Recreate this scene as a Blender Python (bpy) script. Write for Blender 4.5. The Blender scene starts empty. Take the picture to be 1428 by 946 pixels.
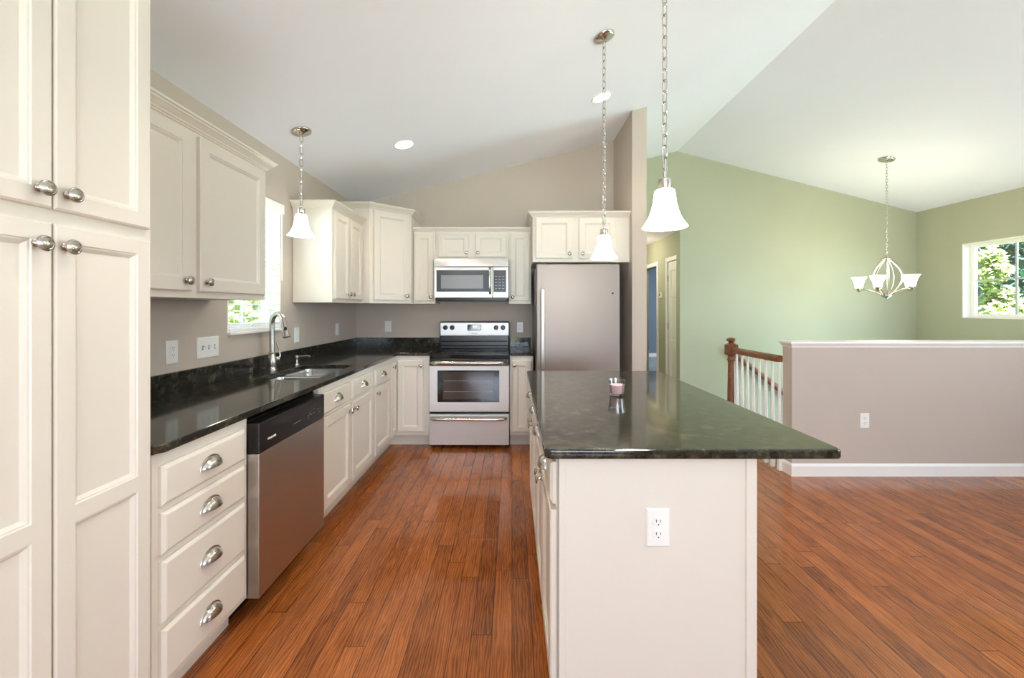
import bpy, bmesh, math, random
from mathutils import Vector, Matrix
random.seed(7)
SC = bpy.context.scene
C = SC.collection
PI = math.pi
V = Vector

# ------------------------------------------------------------------ camera
F_PX = 565.0                     # focal length in pixels of a 1428 px wide frame
cam_d = bpy.data.cameras.new('camera')
cam = bpy.data.objects.new('camera', cam_d); C.objects.link(cam)
CAM_Z = 1.343
cam.location = (0, 0, CAM_Z); cam.rotation_euler = (PI/2, 0, 0)
cam_d.sensor_fit = 'HORIZONTAL'; cam_d.sensor_width = 36.0
cam_d.lens = F_PX/1428*36.0
cam_d.shift_y = -(473-430)/1428
cam_d.clip_start = 0.05; cam_d.clip_end = 300
SC.camera = cam

# ------------------------------------------------------------------ light and exposure
SC.view_settings.view_transform = 'Standard'
SC.view_settings.look = 'None'
SC.view_settings.gamma = 1.0
SC.view_settings.use_curve_mapping = False
SC.view_settings.exposure = 0.49
SC.cycles.max_bounces = 10
SC.cycles.diffuse_bounces = 6
SC.cycles.glossy_bounces = 6
SC.cycles.transparent_max_bounces = 24
SC.cycles.sample_clamp_indirect = 6.0
SC.cycles.caustics_reflective = False
SC.cycles.caustics_refractive = False

world = bpy.data.worlds.new('world'); SC.world = world
world.use_nodes = True
wn = world.node_tree
for n in list(wn.nodes): wn.nodes.remove(n)
wo = wn.nodes.new('ShaderNodeOutputWorld'); wb = wn.nodes.new('ShaderNodeBackground')
ws = wn.nodes.new('ShaderNodeTexSky'); ws.sky_type = 'HOSEK_WILKIE'
ws.sun_direction = (0.0, -0.45, 0.9); ws.turbidity = 3.0; ws.ground_albedo = 0.3
wn.links.new(ws.outputs[0], wb.inputs[0]); wn.links.new(wb.outputs[0], wo.inputs[0])
wb.inputs[1].default_value = 3.5

def light(name, kind, loc, power, color=(1, 1, 1), size=None, size_y=None, target=None, radius=None, angle=None, spot=None, blend=0.5):
    d = bpy.data.lights.new(name, kind); o = bpy.data.objects.new(name, d); C.objects.link(o)
    o.location = loc; d.energy = power; d.color = color
    if kind == 'AREA':
        d.shape = 'RECTANGLE'; d.size = size; d.size_y = size_y or size
    if radius is not None: d.shadow_soft_size = radius
    if angle is not None: d.angle = angle
    if spot is not None: d.spot_size = spot; d.spot_blend = blend
    if target is not None:
        o.rotation_euler = (V(target)-V(loc)).to_track_quat('-Z', 'Y').to_euler()
    return o
sun = light('sun', 'SUN', (0, -5, 12), 40.0, (1.0, 0.95, 0.86), target=(0, -1, 4), angle=0.01)
DAY = (0.76, 0.855, 1.0)
light('fill_rear', 'AREA', (0.3, -4.42, 1.15), 250, DAY, 3.0, 2.0, target=(0.1, -3.35, 2.8))  # added fill behind the camera, tilted up to brighten the ceiling
light('fill_side', 'AREA', (5.50, 0.2, 1.5), 95, DAY, 3.2, 1.4, target=(2.6, 0.5, 4.2))  # added fill on the right, lifts the left cabinets and ceiling
light('daylight_front_window', 'AREA', (6.5, 4.0, 2.1), 42, (0.60, 0.82, 1.0), 1.0, 0.5, target=(4.6, 4.95, 1.1))
light('daylight_entry', 'AREA', (5.8, 4.1, -0.05), 95, (0.60, 0.82, 1.0), 1.2, 1.6, target=(3.0, 5.2, 0.2))
light('photo_flash', 'POINT', (0.09, -0.12, 1.62), 4, (1, 0.98, 0.96), radius=0.04)
light('daylight_sink_window', 'AREA', (-2.35, 2.25, 1.95), 60, (0.78, 0.89, 1.0), 0.8, 0.9, target=(-1.5, 3.2, 1.7))
light('daylight_bedroom', 'AREA', (5.4, 9.2, 1.5), 40, (0.95, 0.97, 1.0), 1.2, 1.2, target=(3.2, 10.2, 1.0))
light('hall_lamp', 'POINT', (1.75, 6.6, 2.2), 11, (1, 0.86, 0.68), radius=0.12)
WARM = (1.0, 0.9, 0.76)

# ------------------------------------------------------------------ materials
def lin(r, g, b):
    def f(c):
        c /= 255.0
        return c/12.92 if c <= 0.04045 else ((c+0.055)/1.055)**2.4
    return (f(r), f(g), f(b), 1.0)
def newmat(name):
    m = bpy.data.materials.new(name); m.use_nodes = True
    nt = m.node_tree
    return m, nt, nt.nodes['Principled BSDF']
def add_noise_bump(nt, b, scale, strength, dist=0.002, stretch=(1, 1, 1)):
    tc = nt.nodes.new('ShaderNodeTexCoord'); mp = nt.nodes.new('ShaderNodeMapping')
    mp.inputs['Scale'].default_value = stretch
    nz = nt.nodes.new('ShaderNodeTexNoise'); nz.inputs['Scale'].default_value = scale; nz.inputs['Detail'].default_value = 3
    bp = nt.nodes.new('ShaderNodeBump'); bp.inputs['Strength'].default_value = strength; bp.inputs['Distance'].default_value = dist
    nt.links.new(tc.outputs['Object'], mp.inputs[0]); nt.links.new(mp.outputs[0], nz.inputs['Vector'])
    nt.links.new(nz.outputs['Fac'], bp.inputs['Height']); nt.links.new(bp.outputs[0], b.inputs['Normal'])
    return nz
def paint(name, rgb, rough=0.5, spec=0.5, bump=0.05, scale=120, var=0.03):
    m, nt, b = newmat(name)
    col = lin(*rgb)
    b.inputs['Roughness'].default_value = rough
    b.inputs['Specular IOR Level'].default_value = spec
    nz = add_noise_bump(nt, b, scale, bump, 0.001)
    tc = nt.nodes.new('ShaderNodeTexCoord')
    n2 = nt.nodes.new('ShaderNodeTexNoise'); n2.inputs['Scale'].default_value = 1.3; n2.inputs['Detail'].default_value = 2
    nt.links.new(tc.outputs['Object'], n2.inputs['Vector'])
    rp = nt.nodes.new('ShaderNodeValToRGB')
    rp.color_ramp.elements[0].position = 0.3; rp.color_ramp.elements[1].position = 0.7
    rp.color_ramp.elements[0].color = tuple(c*(1-var) for c in col[:3])+(1,)
    rp.color_ramp.elements[1].color = tuple(min(1, c*(1+var)) for c in col[:3])+(1,)
    nt.links.new(n2.outputs['Fac'], rp.inputs[0]); nt.links.new(rp.outputs[0], b.inputs['Base Color'])
    return m
def plain(name, rgb, rough=0.4, metal=0.0, spec=0.5, coat=0.0):
    m, nt, b = newmat(name)
    b.inputs['Base Color'].default_value = lin(*rgb); b.inputs['Roughness'].default_value = rough
    b.inputs['Metallic'].default_value = metal; b.inputs['Specular IOR Level'].default_value = spec
    b.inputs['Coat Weight'].default_value = coat
    add_noise_bump(nt, b, 300, 0.02, 0.0005)
    return m
def steel(name, rgb, rough, stretch, aniso=0.0, rot=0.0, metal=1.0):
    m, nt, b = newmat(name)
    if aniso:
        tg = nt.nodes.new('ShaderNodeTangent'); tg.direction_type = 'RADIAL'; tg.axis = 'Z'
        nt.links.new(tg.outputs[0], b.inputs['Tangent'])
        b.inputs['Anisotropic'].default_value = aniso; b.inputs['Anisotropic Rotation'].default_value = rot
    b.inputs['Metallic'].default_value = metal
    tc = nt.nodes.new('ShaderNodeTexCoord'); mp = nt.nodes.new('ShaderNodeMapping'); mp.inputs['Scale'].default_value = stretch
    nz = nt.nodes.new('ShaderNodeTexNoise'); nz.inputs['Scale'].default_value = 10; nz.inputs['Detail'].default_value = 4
    nt.links.new(tc.outputs['Object'], mp.inputs[0]); nt.links.new(mp.outputs[0], nz.inputs['Vector'])
    rp = nt.nodes.new('ShaderNodeValToRGB'); c = lin(*rgb)
    rp.color_ramp.elements[0].color = tuple(x*0.93 for x in c[:3])+(1,); rp.color_ramp.elements[1].color = tuple(min(1, x*1.06) for x in c[:3])+(1,)
    nt.links.new(nz.outputs['Fac'], rp.inputs[0]); nt.links.new(rp.outputs[0], b.inputs['Base Color'])
    mr = nt.nodes.new('ShaderNodeMapRange'); mr.inputs[3].default_value = rough*0.85; mr.inputs[4].default_value = rough*1.15
    nt.links.new(nz.outputs['Fac'], mr.inputs[0]); nt.links.new(mr.outputs[0], b.inputs['Roughness'])
    return m
def emit(name, rgb, strength, base=(240, 240, 235)):
    m, nt, b = newmat(name)
    b.inputs['Base Color'].default_value = lin(*base); b.inputs['Roughness'].default_value = 0.35
    b.inputs['Emission Color'].default_value = lin(*rgb); b.inputs['Emission Strength'].default_value = strength
    return m
def glass(name, tint=(0.96, 0.98, 0.98), refl=0.06):
    m = bpy.data.materials.new(name); m.use_nodes = True; nt = m.node_tree
    for n in list(nt.nodes): nt.nodes.remove(n)
    o = nt.nodes.new('ShaderNodeOutputMaterial'); mx = nt.nodes.new('ShaderNodeMixShader')
    t = nt.nodes.new('ShaderNodeBsdfTransparent'); t.inputs[0].default_value = tint+(1,)
    g = nt.nodes.new('ShaderNodeBsdfGlossy'); g.inputs['Roughness'].default_value = 0.02
    lw = nt.nodes.new('ShaderNodeLayerWeight'); lw.inputs['Blend'].default_value = 0.25
    mm = nt.nodes.new('ShaderNodeMath'); mm.operation = 'MULTIPLY_ADD'; mm.inputs[1].default_value = 0.6; mm.inputs[2].default_value = refl
    nt.links.new(lw.outputs['Fresnel'], mm.inputs[0]); nt.links.new(mm.outputs[0], mx.inputs[0])
    nt.links.new(t.outputs[0], mx.inputs[1]); nt.links.new(g.outputs[0], mx.inputs[2]); nt.links.new(mx.outputs[0], o.inputs[0])
    return m
def granite(name):
    m, nt, b = newmat(name)
    tc = nt.nodes.new('ShaderNodeTexCoord')
    n1 = nt.nodes.new('ShaderNodeTexNoise'); n1.inputs['Scale'].default_value = 24; n1.inputs['Detail'].default_value = 8; n1.inputs['Roughness'].default_value = 0.75
    v1 = nt.nodes.new('ShaderNodeTexVoronoi'); v1.inputs['Scale'].default_value = 160
    n2 = nt.nodes.new('ShaderNodeTexNoise'); n2.inputs['Scale'].default_value = 6; n2.inputs['Detail'].default_value = 4
    for n in (n1, v1, n2): nt.links.new(tc.outputs['Object'], n.inputs['Vector'])
    r1 = nt.nodes.new('ShaderNodeValToRGB')
    e = r1.color_ramp.elements
    e[0].position = 0.40; e[0].color = (0.010, 0.010, 0.008, 1)
    e[1].position = 0.72; e[1].color = (0.13, 0.105, 0.065, 1)
    el = r1.color_ramp.elements.new(0.54); el.color = (0.03, 0.029, 0.02, 1)
    nt.links.new(n1.outputs['Fac'], r1.inputs[0])
    r2 = nt.nodes.new('ShaderNodeValToRGB'); r2.color_ramp.elements[0].position = 0.0; r2.color_ramp.elements[0].color = (0.07, 0.065, 0.05, 1)
    r2.color_ramp.elements[1].position = 0.13; r2.color_ramp.elements[1].color = (0, 0, 0, 1)
    nt.links.new(v1.outputs['Distance'], r2.inputs[0])
    mx = nt.nodes.new('ShaderNodeMix'); mx.data_type = 'RGBA'; mx.blend_type = 'ADD'
    r3 = nt.nodes.new('ShaderNodeValToRGB'); r3.color_ramp.elements[0].position = 0.45; r3.color_ramp.elements[1].position = 0.65
    nt.links.new(n2.outputs['Fac'], r3.inputs[0]); nt.links.new(r3.outputs[0], mx.inputs['Factor'])
    nt.links.new(r1.outputs[0], mx.inputs['A']); nt.links.new(r2.outputs[0], mx.inputs['B'])
    nt.links.new(mx.outputs['Result'], b.inputs['Base Color'])
    b.inputs['Roughness'].default_value = 0.09; b.inputs['IOR'].default_value = 1.55
    return m
def wood_floor(name):
    m, nt, b = newmat(name)
    N = nt.nodes.new; L = nt.links.new
    def math_(op, a=None, bb=None, cc=None):
        n = N('ShaderNodeMath'); n.operation = op
        for i, x in enumerate((a, bb, cc)):
            if x is None: continue
            if isinstance(x, (int, float)): n.inputs[i].default_value = x
            else: L(x, n.inputs[i])
        return n.outputs[0]
    tc = N('ShaderNodeTexCoord'); sp = N('ShaderNodeSeparateXYZ'); L(tc.outputs['Object'], sp.inputs[0])
    W, LEN = 0.083, 1.15
    xr = math_('DIVIDE', sp.outputs['X'], W); row = math_('FLOOR', xr); fx = math_('FRACT', xr)
    w1 = N('ShaderNodeTexWhiteNoise'); w1.noise_dimensions = '1D'; L(row, w1.inputs['W'])
    yo = math_('MULTIPLY_ADD', w1.outputs['Value'], 7.3, math_('DIVIDE', sp.outputs['Y'], LEN))
    pl = math_('FLOOR', yo); fy = math_('FRACT', yo)
    cx = N('ShaderNodeCombineXYZ'); L(row, cx.inputs[0]); L(pl, cx.inputs[1])
    w2 = N('ShaderNodeTexWhiteNoise'); w2.noise_dimensions = '2D'; L(cx.outputs[0], w2.inputs['Vector'])
    # grain: coordinates shifted by plank
    sh = math_('MULTIPLY', w2.outputs['Value'], 37.0)
    gx = math_('ADD', sp.outputs['X'], sh)
    gc = N('ShaderNodeCombineXYZ'); L(gx, gc.inputs[0]); L(sp.outputs['Y'], gc.inputs[1]); L(sh, gc.inputs[2])
    mp = N('ShaderNodeMapping'); mp.inputs['Scale'].default_value = (1.0, 0.085, 1.0); L(gc.outputs[0], mp.inputs[0])
    g1 = N('ShaderNodeTexNoise'); g1.inputs['Scale'].default_value = 160; g1.inputs['Detail'].default_value = 5; g1.inputs['Roughness'].default_value = 0.6
    L(mp.outputs[0], g1.inputs['Vector'])
    wv = N('ShaderNodeTexWave'); wv.wave_type = 'BANDS'; wv.bands_direction = 'X'
    wv.inputs['Scale'].default_value = 26; wv.inputs['Distortion'].default_value = 11; wv.inputs['Detail'].default_value = 2; wv.inputs['Detail Scale'].default_value = 1.3
    mp2 = N('ShaderNodeMapping'); mp2.inputs['Scale'].default_value = (1.0, 0.13, 1.0); L(gc.outputs[0], mp2.inputs[0]); L(mp2.outputs[0], wv.inputs['Vector'])
    gr = math_('ADD', math_('MULTIPLY', g1.outputs['Fac'], 0.55), math_('MULTIPLY', wv.outputs['Fac'], 0.30))
    cr = N('ShaderNodeValToRGB'); e = cr.color_ramp.elements
    e[0].position = 0.15; e[0].color = lin(88, 42, 16)
    e[1].position = 0.85; e[1].color = lin(190, 112, 55)
    k = e.new(0.5); k.color = lin(150, 83, 36)
    mp3 = N('ShaderNodeMapping'); mp3.inputs['Scale'].default_value = (1.0, 0.3, 1.0); L(gc.outputs[0], mp3.inputs[0])
    g3 = N('ShaderNodeTexNoise'); g3.inputs['Scale'].default_value = 14; g3.inputs['Detail'].default_value = 3; L(mp3.outputs[0], g3.inputs['Vector'])
    blot = math_('MULTIPLY', math_('SUBTRACT', g3.outputs['Fac'], 0.5), 0.5)
    tone = math_('ADD', math_('ADD', math_('MULTIPLY', w2.outputs['Value'], 0.21), blot), math_('MULTIPLY', gr, 0.85))
    L(math_('ADD', tone, 0.03), cr.inputs[0])
    # gaps between planks
    ex = math_('LESS_THAN', math_('MINIMUM', fx, math_('SUBTRACT', 1.0, fx)), 0.018)
    ey = math_('LESS_THAN', math_('MINIMUM', fy, math_('SUBTRACT', 1.0, fy)), 0.0013)
    gap = math_('MAXIMUM', ex, ey)
    mx = N('ShaderNodeMix'); mx.data_type = 'RGBA'; L(math_('MULTIPLY', gap, 0.85), mx.inputs['Factor']); L(cr.outputs[0], mx.inputs['A'])
    mx.inputs['B'].default_value = lin(60, 30, 14)
    L(mx.outputs['Result'], b.inputs['Base Color'])
    bp = N('ShaderNodeBump'); bp.inputs['Strength'].default_value = 0.12; bp.inputs['Distance'].default_value = 0.0012
    L(math_('SUBTRACT', math_('MULTIPLY', g1.outputs['Fac'], 0.25), gap), bp.inputs['Height']); L(bp.outputs[0], b.inputs['Normal'])
    b.inputs['Roughness'].default_value = 0.22; b.inputs['Specular IOR Level'].default_value = 0.25; b.inputs['Coat Weight'].default_value = 0.4; b.inputs['Coat Roughness'].default_value = 0.03
    return m
def wood(name, rgb, rough=0.35):
    m, nt, b = newmat(name); N = nt.nodes.new; L = nt.links.new
    tc = N('ShaderNodeTexCoord'); mp = N('ShaderNodeMapping'); mp.inputs['Scale'].default_value = (1, 0.15, 0.3); L(tc.outputs['Object'], mp.inputs[0])
    nz = N('ShaderNodeTexNoise'); nz.inputs['Scale'].default_value = 90; nz.inputs['Detail'].default_value = 4; L(mp.outputs[0], nz.inputs['Vector'])
    rp = N('ShaderNodeValToRGB'); c = lin(*rgb)
    rp.color_ramp.elements[0].position = 0.3; rp.color_ramp.elements[0].color = tuple(x*0.6 for x in c[:3])+(1,)
    rp.color_ramp.elements[1].position = 0.7; rp.color_ramp.elements[1].color = tuple(x*1.25 for x in c[:3])+(1,)
    L(nz.outputs['Fac'], rp.inputs[0]); L(rp.outputs[0], b.inputs['Base Color']); b.inputs['Roughness'].default_value = rough
    return m
def foliage(name, rgb, tr=0.35):
    m, nt, b = newmat(name); N = nt.nodes.new; L = nt.links.new
    tc = N('ShaderNodeTexCoord'); nz = N('ShaderNodeTexNoise'); nz.inputs['Scale'].default_value = 1.7; L(tc.outputs['Object'], nz.inputs['Vector'])
    rp = N('ShaderNodeValToRGB'); c = lin(*rgb)
    rp.color_ramp.elements[0].position = 0.35; rp.color_ramp.elements[0].color = tuple(x*0.6 for x in c[:3])+(1,)
    rp.color_ramp.elements[1].position = 0.65; rp.color_ramp.elements[1].color = tuple(min(1, x*1.3) for x in c[:3])+(1,)
    L(nz.outputs['Fac'], rp.inputs[0]); L(rp.outputs[0], b.inputs['Base Color']); b.inputs['Roughness'].default_value = 0.6
    return m

M = dict(
    cream=paint('cream_cabinet_paint', (225, 218, 206), 0.32, 0.45, 0.02, 200, 0.012),
    wall=paint('greige_wall_paint', (195, 183, 171), 0.75, 0.25, 0.06, 260),
    green=paint('green_wall_paint', (178, 180, 156), 0.75, 0.25, 0.06, 260),
    blue=paint('blue_wall_paint', (112, 130, 145), 0.8, 0.2, 0.06, 260),
    ceil=paint('white_ceiling_paint', (241, 242, 250), 0.85, 0.15, 0.05, 300, 0.012),
    trim=paint('white_trim_paint', (242, 240, 236), 0.35, 0.45, 0.02, 200, 0.01),
    exterior=paint('pale_siding', (200, 198, 190), 0.8),
    plastic=plain('white_plastic', (240, 239, 235), 0.3),
    slot=plain('dark_slot', (40, 38, 36), 0.5),
    black=plain('black_plastic', (20, 18, 18), 0.28),
    blackglass=plain('black_glass', (14, 15, 17), 0.06, 0, 0.6),
    ovenglass=plain('smoked_oven_glass', (62, 56, 52), 0.08, 0, 0.6),
    mwglass=plain('smoked_microwave_glass', (78, 86, 92), 0.08, 0, 0.7),
    mwscreen=plain('grey_microwave_screen', (146, 150, 156), 0.15, 0, 0.6),
    steel_v=steel('brushed_steel_vertical', (150, 140, 134), 0.5, (30, 30, 0.5), 0.0, 0.0, 0.9),
    steel_h=steel('brushed_steel_horizontal', (226, 223, 221), 0.40, (0.5, 30, 30), 0.85, 0.0, 0.5),
    steel_y=steel('brushed_steel_along', (196, 188, 180), 0.36, (30, 0.5, 30), 0.5),
    steel_s=steel('sink_steel', (205, 205, 205), 0.25, (8, 8, 8)),
    nickel=steel('brushed_nickel', (188, 182, 174), 0.26, (20, 20, 20)),
    chrome=steel('polished_nickel', (206, 200, 190), 0.2, (3, 3, 3)),
    handle=steel('satin_handle_steel', (170, 166, 160), 0.42, (20, 20, 1)),
    granite=granite('dark_granite'),
    floor=wood_floor('oak_floor_boards'),
    oak=wood('stained_oak', (128, 78, 48)),
    carpet=paint('pale_carpet', (160, 172, 178), 0.95, 0.05, 0.4, 300, 0.08),
    shade_s=emit('lit_white_glass_low', (255, 250, 240), 5.5),
    shade=emit('lit_white_glass', (255, 250, 240), 32),
    shade_c=emit('lit_cream_glass', (255, 242, 208), 3.0),
    disc=emit('lit_lamp_lens', (255, 248, 235), 6.0),
    clock=emit('green_digits', (190, 230, 90), 2.0, (60, 90, 20)),
    glass=glass('window_glass'),
    cup=glass('clear_cup_glass', (0.97, 0.97, 0.97), 0.09),
    wax=plain('pink_wax', (252, 204, 206), 0.5),
    blind=plain('white_blind_vinyl', (244, 244, 242), 0.4),
    hinge=plain('hinge_metal', (150, 140, 120), 0.4, 0.8),
    leaf_l=foliage('light_green_leaves', (190, 206, 140)),
    leaf_d=foliage('dark_green_leaves', (70, 118, 108)),
    bark=wood('bark', (90, 72, 56), 0.9),
    lawn=foliage('lawn', (126, 148, 78)),
)

# ------------------------------------------------------------------ helpers
WP = {}                                          # world position of every object's origin
def root(name, loc, label, cat, group=None):
    o = bpy.data.objects.new(name, None); C.objects.link(o); o.location = loc
    o.empty_display_size = 0.1
    WP[o] = V(loc); o['label'] = label; o['category'] = cat
    if group: o['group'] = group
    return o
def tag(o, label, cat, group=None):
    o['label'] = label; o['category'] = cat
    if group: o['group'] = group
    return o
def obj(name, bm, m, parent=None, loc=(0, 0, 0), smooth=False, label=None):
    """link one mesh object; the bmesh holds world coordinates"""
    base = WP[parent] if parent else V(loc)
    bmesh.ops.recalc_face_normals(bm, faces=bm.faces)
    for v in bm.verts: v.co -= base
    me = bpy.data.meshes.new(name)
    bm.to_mesh(me); bm.free()
    for mm in (m if isinstance(m, (list, tuple)) else (m,)): me.materials.append(mm)
    if smooth:
        for p in me.polygons: p.use_smooth = True
        try: me.set_sharp_from_angle(angle=math.radians(smooth if smooth is not True else 40))
        except Exception: pass
    o = bpy.data.objects.new(name, me); C.objects.link(o)
    if parent: o.parent = parent
    else: o.location = base
    WP[o] = base
    if smooth == 35:
        wm = o.modifiers.new('weighted', 'WEIGHTED_NORMAL'); wm.weight = 100; wm.keep_sharp = True
    if label: o['label'] = label
    return o
def struct(name, bm, m, parent=None, **k):
    o = obj(name, bm, m, parent, **k)
    if parent is None: o['kind'] = 'structure'
    return o
def B(): return bmesh.new()
def box(bm, x0, x1, y0, y1, z0, z1, bev=0.0, mi=0, seg=1):
    vs = [bm.verts.new((x, y, z)) for x in (x0, x1) for y in (y0, y1) for z in (z0, z1)]
    fs = [bm.faces.new([vs[i] for i in q]) for q in ((0, 1, 3, 2), (4, 6, 7, 5), (0, 4, 5, 1), (2, 3, 7, 6), (0, 2, 6, 4), (1, 5, 7, 3))]
    for f in fs: f.material_index = mi
    if bev > 0:
        es = list({e for f in fs for e in f.edges})
        r = bmesh.ops.bevel(bm, geom=es, offset=bev, segments=seg, profile=0.5, affect='EDGES')
        for f in r['faces']: f.material_index = mi
    return bm
def prism(bm, pts, z0, z1, mi=0):
    n = len(pts)
    a = [bm.verts.new((p[0], p[1], z0)) for p in pts]; b = [bm.verts.new((p[0], p[1], z1)) for p in pts]
    fs = [bm.faces.new(a[::-1]), bm.faces.new(b)]
    for i in range(n): fs.append(bm.faces.new((a[i], a[(i+1) % n], b[(i+1) % n], b[i])))
    for f in fs: f.material_index = mi
    return bm
class Fr:
    """a local frame: pt(a,b,c) = o + a*u + b*v + c*n"""
    def __init__(s, o, u, n, v=(0, 0, 1)):
        s.o, s.u, s.n, s.v = V(o), V(u).normalized(), V(n).normalized(), V(v).normalized()
    def pt(s, a, b, c=0.0): return s.o+s.u*a+s.v*b+s.n*c
def bridge(bm, r1, r2, closed=True, mi=0):
    n = len(r1)
    for i in range(n if closed else n-1):
        j = (i+1) % n
        f = bm.faces.new((r1[i], r1[j], r2[j], r2[i])); f.material_index = mi
def ring_rect(bm, fr, a0, a1, b0, b1, c):
    return [bm.verts.new(fr.pt(a, b, c)) for a, b in ((a0, b0), (a1, b0), (a1, b1), (a0, b1))]
def panel_front(bm, fr, w, h, t=0.02, stile=0.055, panels=None, depth=0.011):
    """framed door: w x h, recessed panels in one column; panels = list of (b0, b1)"""
    if panels is None: panels = [(stile, h-stile)]
    r0 = ring_rect(bm, fr, 0, w, 0, h, 0.0); r1 = ring_rect(bm, fr, 0, w, 0, h, t-0.004)
    e = 0.005
    r2 = ring_rect(bm, fr, e, w-e, e, h-e, t)
    bm.faces.new(r0[::-1]); bridge(bm, r0, r1); bridge(bm, r1, r2)
    def quad(a0, a1, b0, b1):
        bm.faces.new(ring_rect(bm, fr, a0, a1, b0, b1, t))
    quad(e, stile, e, h-e); quad(w-stile, w-e, e, h-e)
    prev = e
    for (b0, b1) in panels:
        quad(stile, w-stile, prev, b0); prev = b1
        steps = ((0, t), (0.002, t-0.003), (0.006, t-0.0035), (0.013, t-depth+0.002), (0.015, t-depth))
        rr = [ring_rect(bm, fr, stile+d, w-stile-d, b0+d, b1-d, c) for d, c in steps]
        for q in range(len(rr)-1): bridge(bm, rr[q], rr[q+1])
        bm.faces.new(rr[-1])
    quad(stile, w-stile, prev, h-e)
    return bm
def slab_front(bm, fr, w, h, t=0.02):
    steps = ((0, 0), (0, t-0.009), (0.003, t-0.007), (0.009, t-0.001), (0.012, t))
    rr = [ring_rect(bm, fr, d, w-d, d, h-d, c) for d, c in steps]
    bm.faces.new(rr[0][::-1])
    for q in range(len(rr)-1): bridge(bm, rr[q], rr[q+1])
    bm.faces.new(rr[-1])
    return bm
def lathe(bm, prof, c, axis=(0, 0, 1), seg=24, cap0=False, cap1=False, mi=0):
    ax = V(axis).normalized(); t = V((1, 0, 0)) if abs(ax.x) < 0.9 else V((0, 1, 0))
    e1 = ax.cross(t).normalized(); e2 = ax.cross(e1)
    c = V(c); prev = None; first = None
    for (r, z) in prof:
        if r < 1e-6: ring = [bm.verts.new(c+ax*z)]
        else: ring = [bm.verts.new(c+ax*z+e1*r*math.cos(2*PI*i/seg)+e2*r*math.sin(2*PI*i/seg)) for i in range(seg)]
        if prev is not None:
            if len(ring) == seg and len(prev) == seg: bridge(bm, prev, ring, mi=mi)
            elif len(ring) == 1 and len(prev) == seg:
                for i in range(seg): bm.faces.new((prev[i], prev[(i+1) % seg], ring[0])).material_index = mi
            elif len(prev) == 1 and len(ring) == seg:
                for i in range(seg): bm.faces.new((prev[0], ring[i], ring[(i+1) % seg])).material_index = mi
        else: first = ring
        prev = ring
    if cap0 and len(first) == seg: bm.faces.new(first[::-1]).material_index = mi
    if cap1 and len(prev) == seg: bm.faces.new(prev).material_index = mi
    return bm
def tube(bm, pts, r, seg=10, closed=False, caps=True, flat=None, mi=0):
    pts = [V(p) for p in pts]; n = len(pts); rings = []
    rs = r if isinstance(r, (list, tuple)) else [r]*n
    up = None
    for i, p in enumerate(pts):
        if closed: d = pts[(i+1) % n]-pts[i-1]
        else: d = pts[min(i+1, n-1)]-pts[max(i-1, 0)]
        d.normalize()
        if up is None:
            t = V((0, 0, 1)) if abs(d.z) < 0.9 else V((1, 0, 0))
            up = (t-d*t.dot(d)).normalized()
        else: up = (up-d*up.dot(d)).normalized()
        side = d.cross(up)
        k = flat or 1.0
        rings.append([bm.verts.new(p+up*rs[i]*math.cos(2*PI*j/seg)+side*rs[i]*k*math.sin(2*PI*j/seg)) for j in range(seg)])
    for i in range(n if closed else n-1): bridge(bm, rings[i], rings[(i+1) % n], mi=mi)
    if caps and not closed:
        bm.faces.new(rings[0][::-1]); bm.faces.new(rings[-1])
    return bm
def sweep(bm, path, prof, z, side=1):
    """profile [(out, up)] along a 2-D path with mitred corners; side=1 pushes out to the right of travel"""
    P = [V((p[0], p[1])) for p in path]; n = len(P); rings = []
    for i in range(n):
        ds = []
        if i > 0: ds.append((P[i]-P[i-1]).normalized())
        if i < n-1: ds.append((P[i+1]-P[i]).normalized())
        ns = [V((d.y, -d.x))*side for d in ds]
        m = sum(ns, V((0, 0)))
        m = m.normalized(); k = 1.0/max(0.3, m.dot(ns[0]))
        rings.append([bm.verts.new((P[i].x+m.x*k*o_, P[i].y+m.y*k*o_, z+u_)) for o_, u_ in prof])
    for i in range(n-1): bridge(bm, rings[i], rings[i+1])
    bm.faces.new(rings[0]); bm.faces.new(rings[-1][::-1])
    return bm
CROWN = [(-0.004, 0), (0.006, 0), (0.008, 0.006), (0.014, 0.010), (0.016, 0.016), (0.034, 0.034), (0.038, 0.036), (0.040, 0.043), (0.047, 0.046), (0.047, 0.056), (-0.004, 0.056)]
SMALLCROWN = [(-0.003, 0), (0.006, 0), (0.008, 0.008), (0.016, 0.018), (0.02, 0.02), (0.02, 0.036), (-0.003, 0.036)]
KNOB = [(0.0095, 0), (0.0095, 0.003), (0.0065, 0.005), (0.0048, 0.009), (0.0048, 0.016), (0.008, 0.0185), (0.0175, 0.0205), (0.019, 0.0228), (0.018, 0.0255), (0.0145, 0.0272), (0.0135, 0.0264), (0.0115, 0.0274), (0, 0.0288)]
def knob(parent, pos, n):
    return obj('knob', lathe(B(), KNOB, pos, n, 18, cap0=True), M['nickel'], parent, smooth=True, label='brushed nickel mushroom knob')
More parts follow.
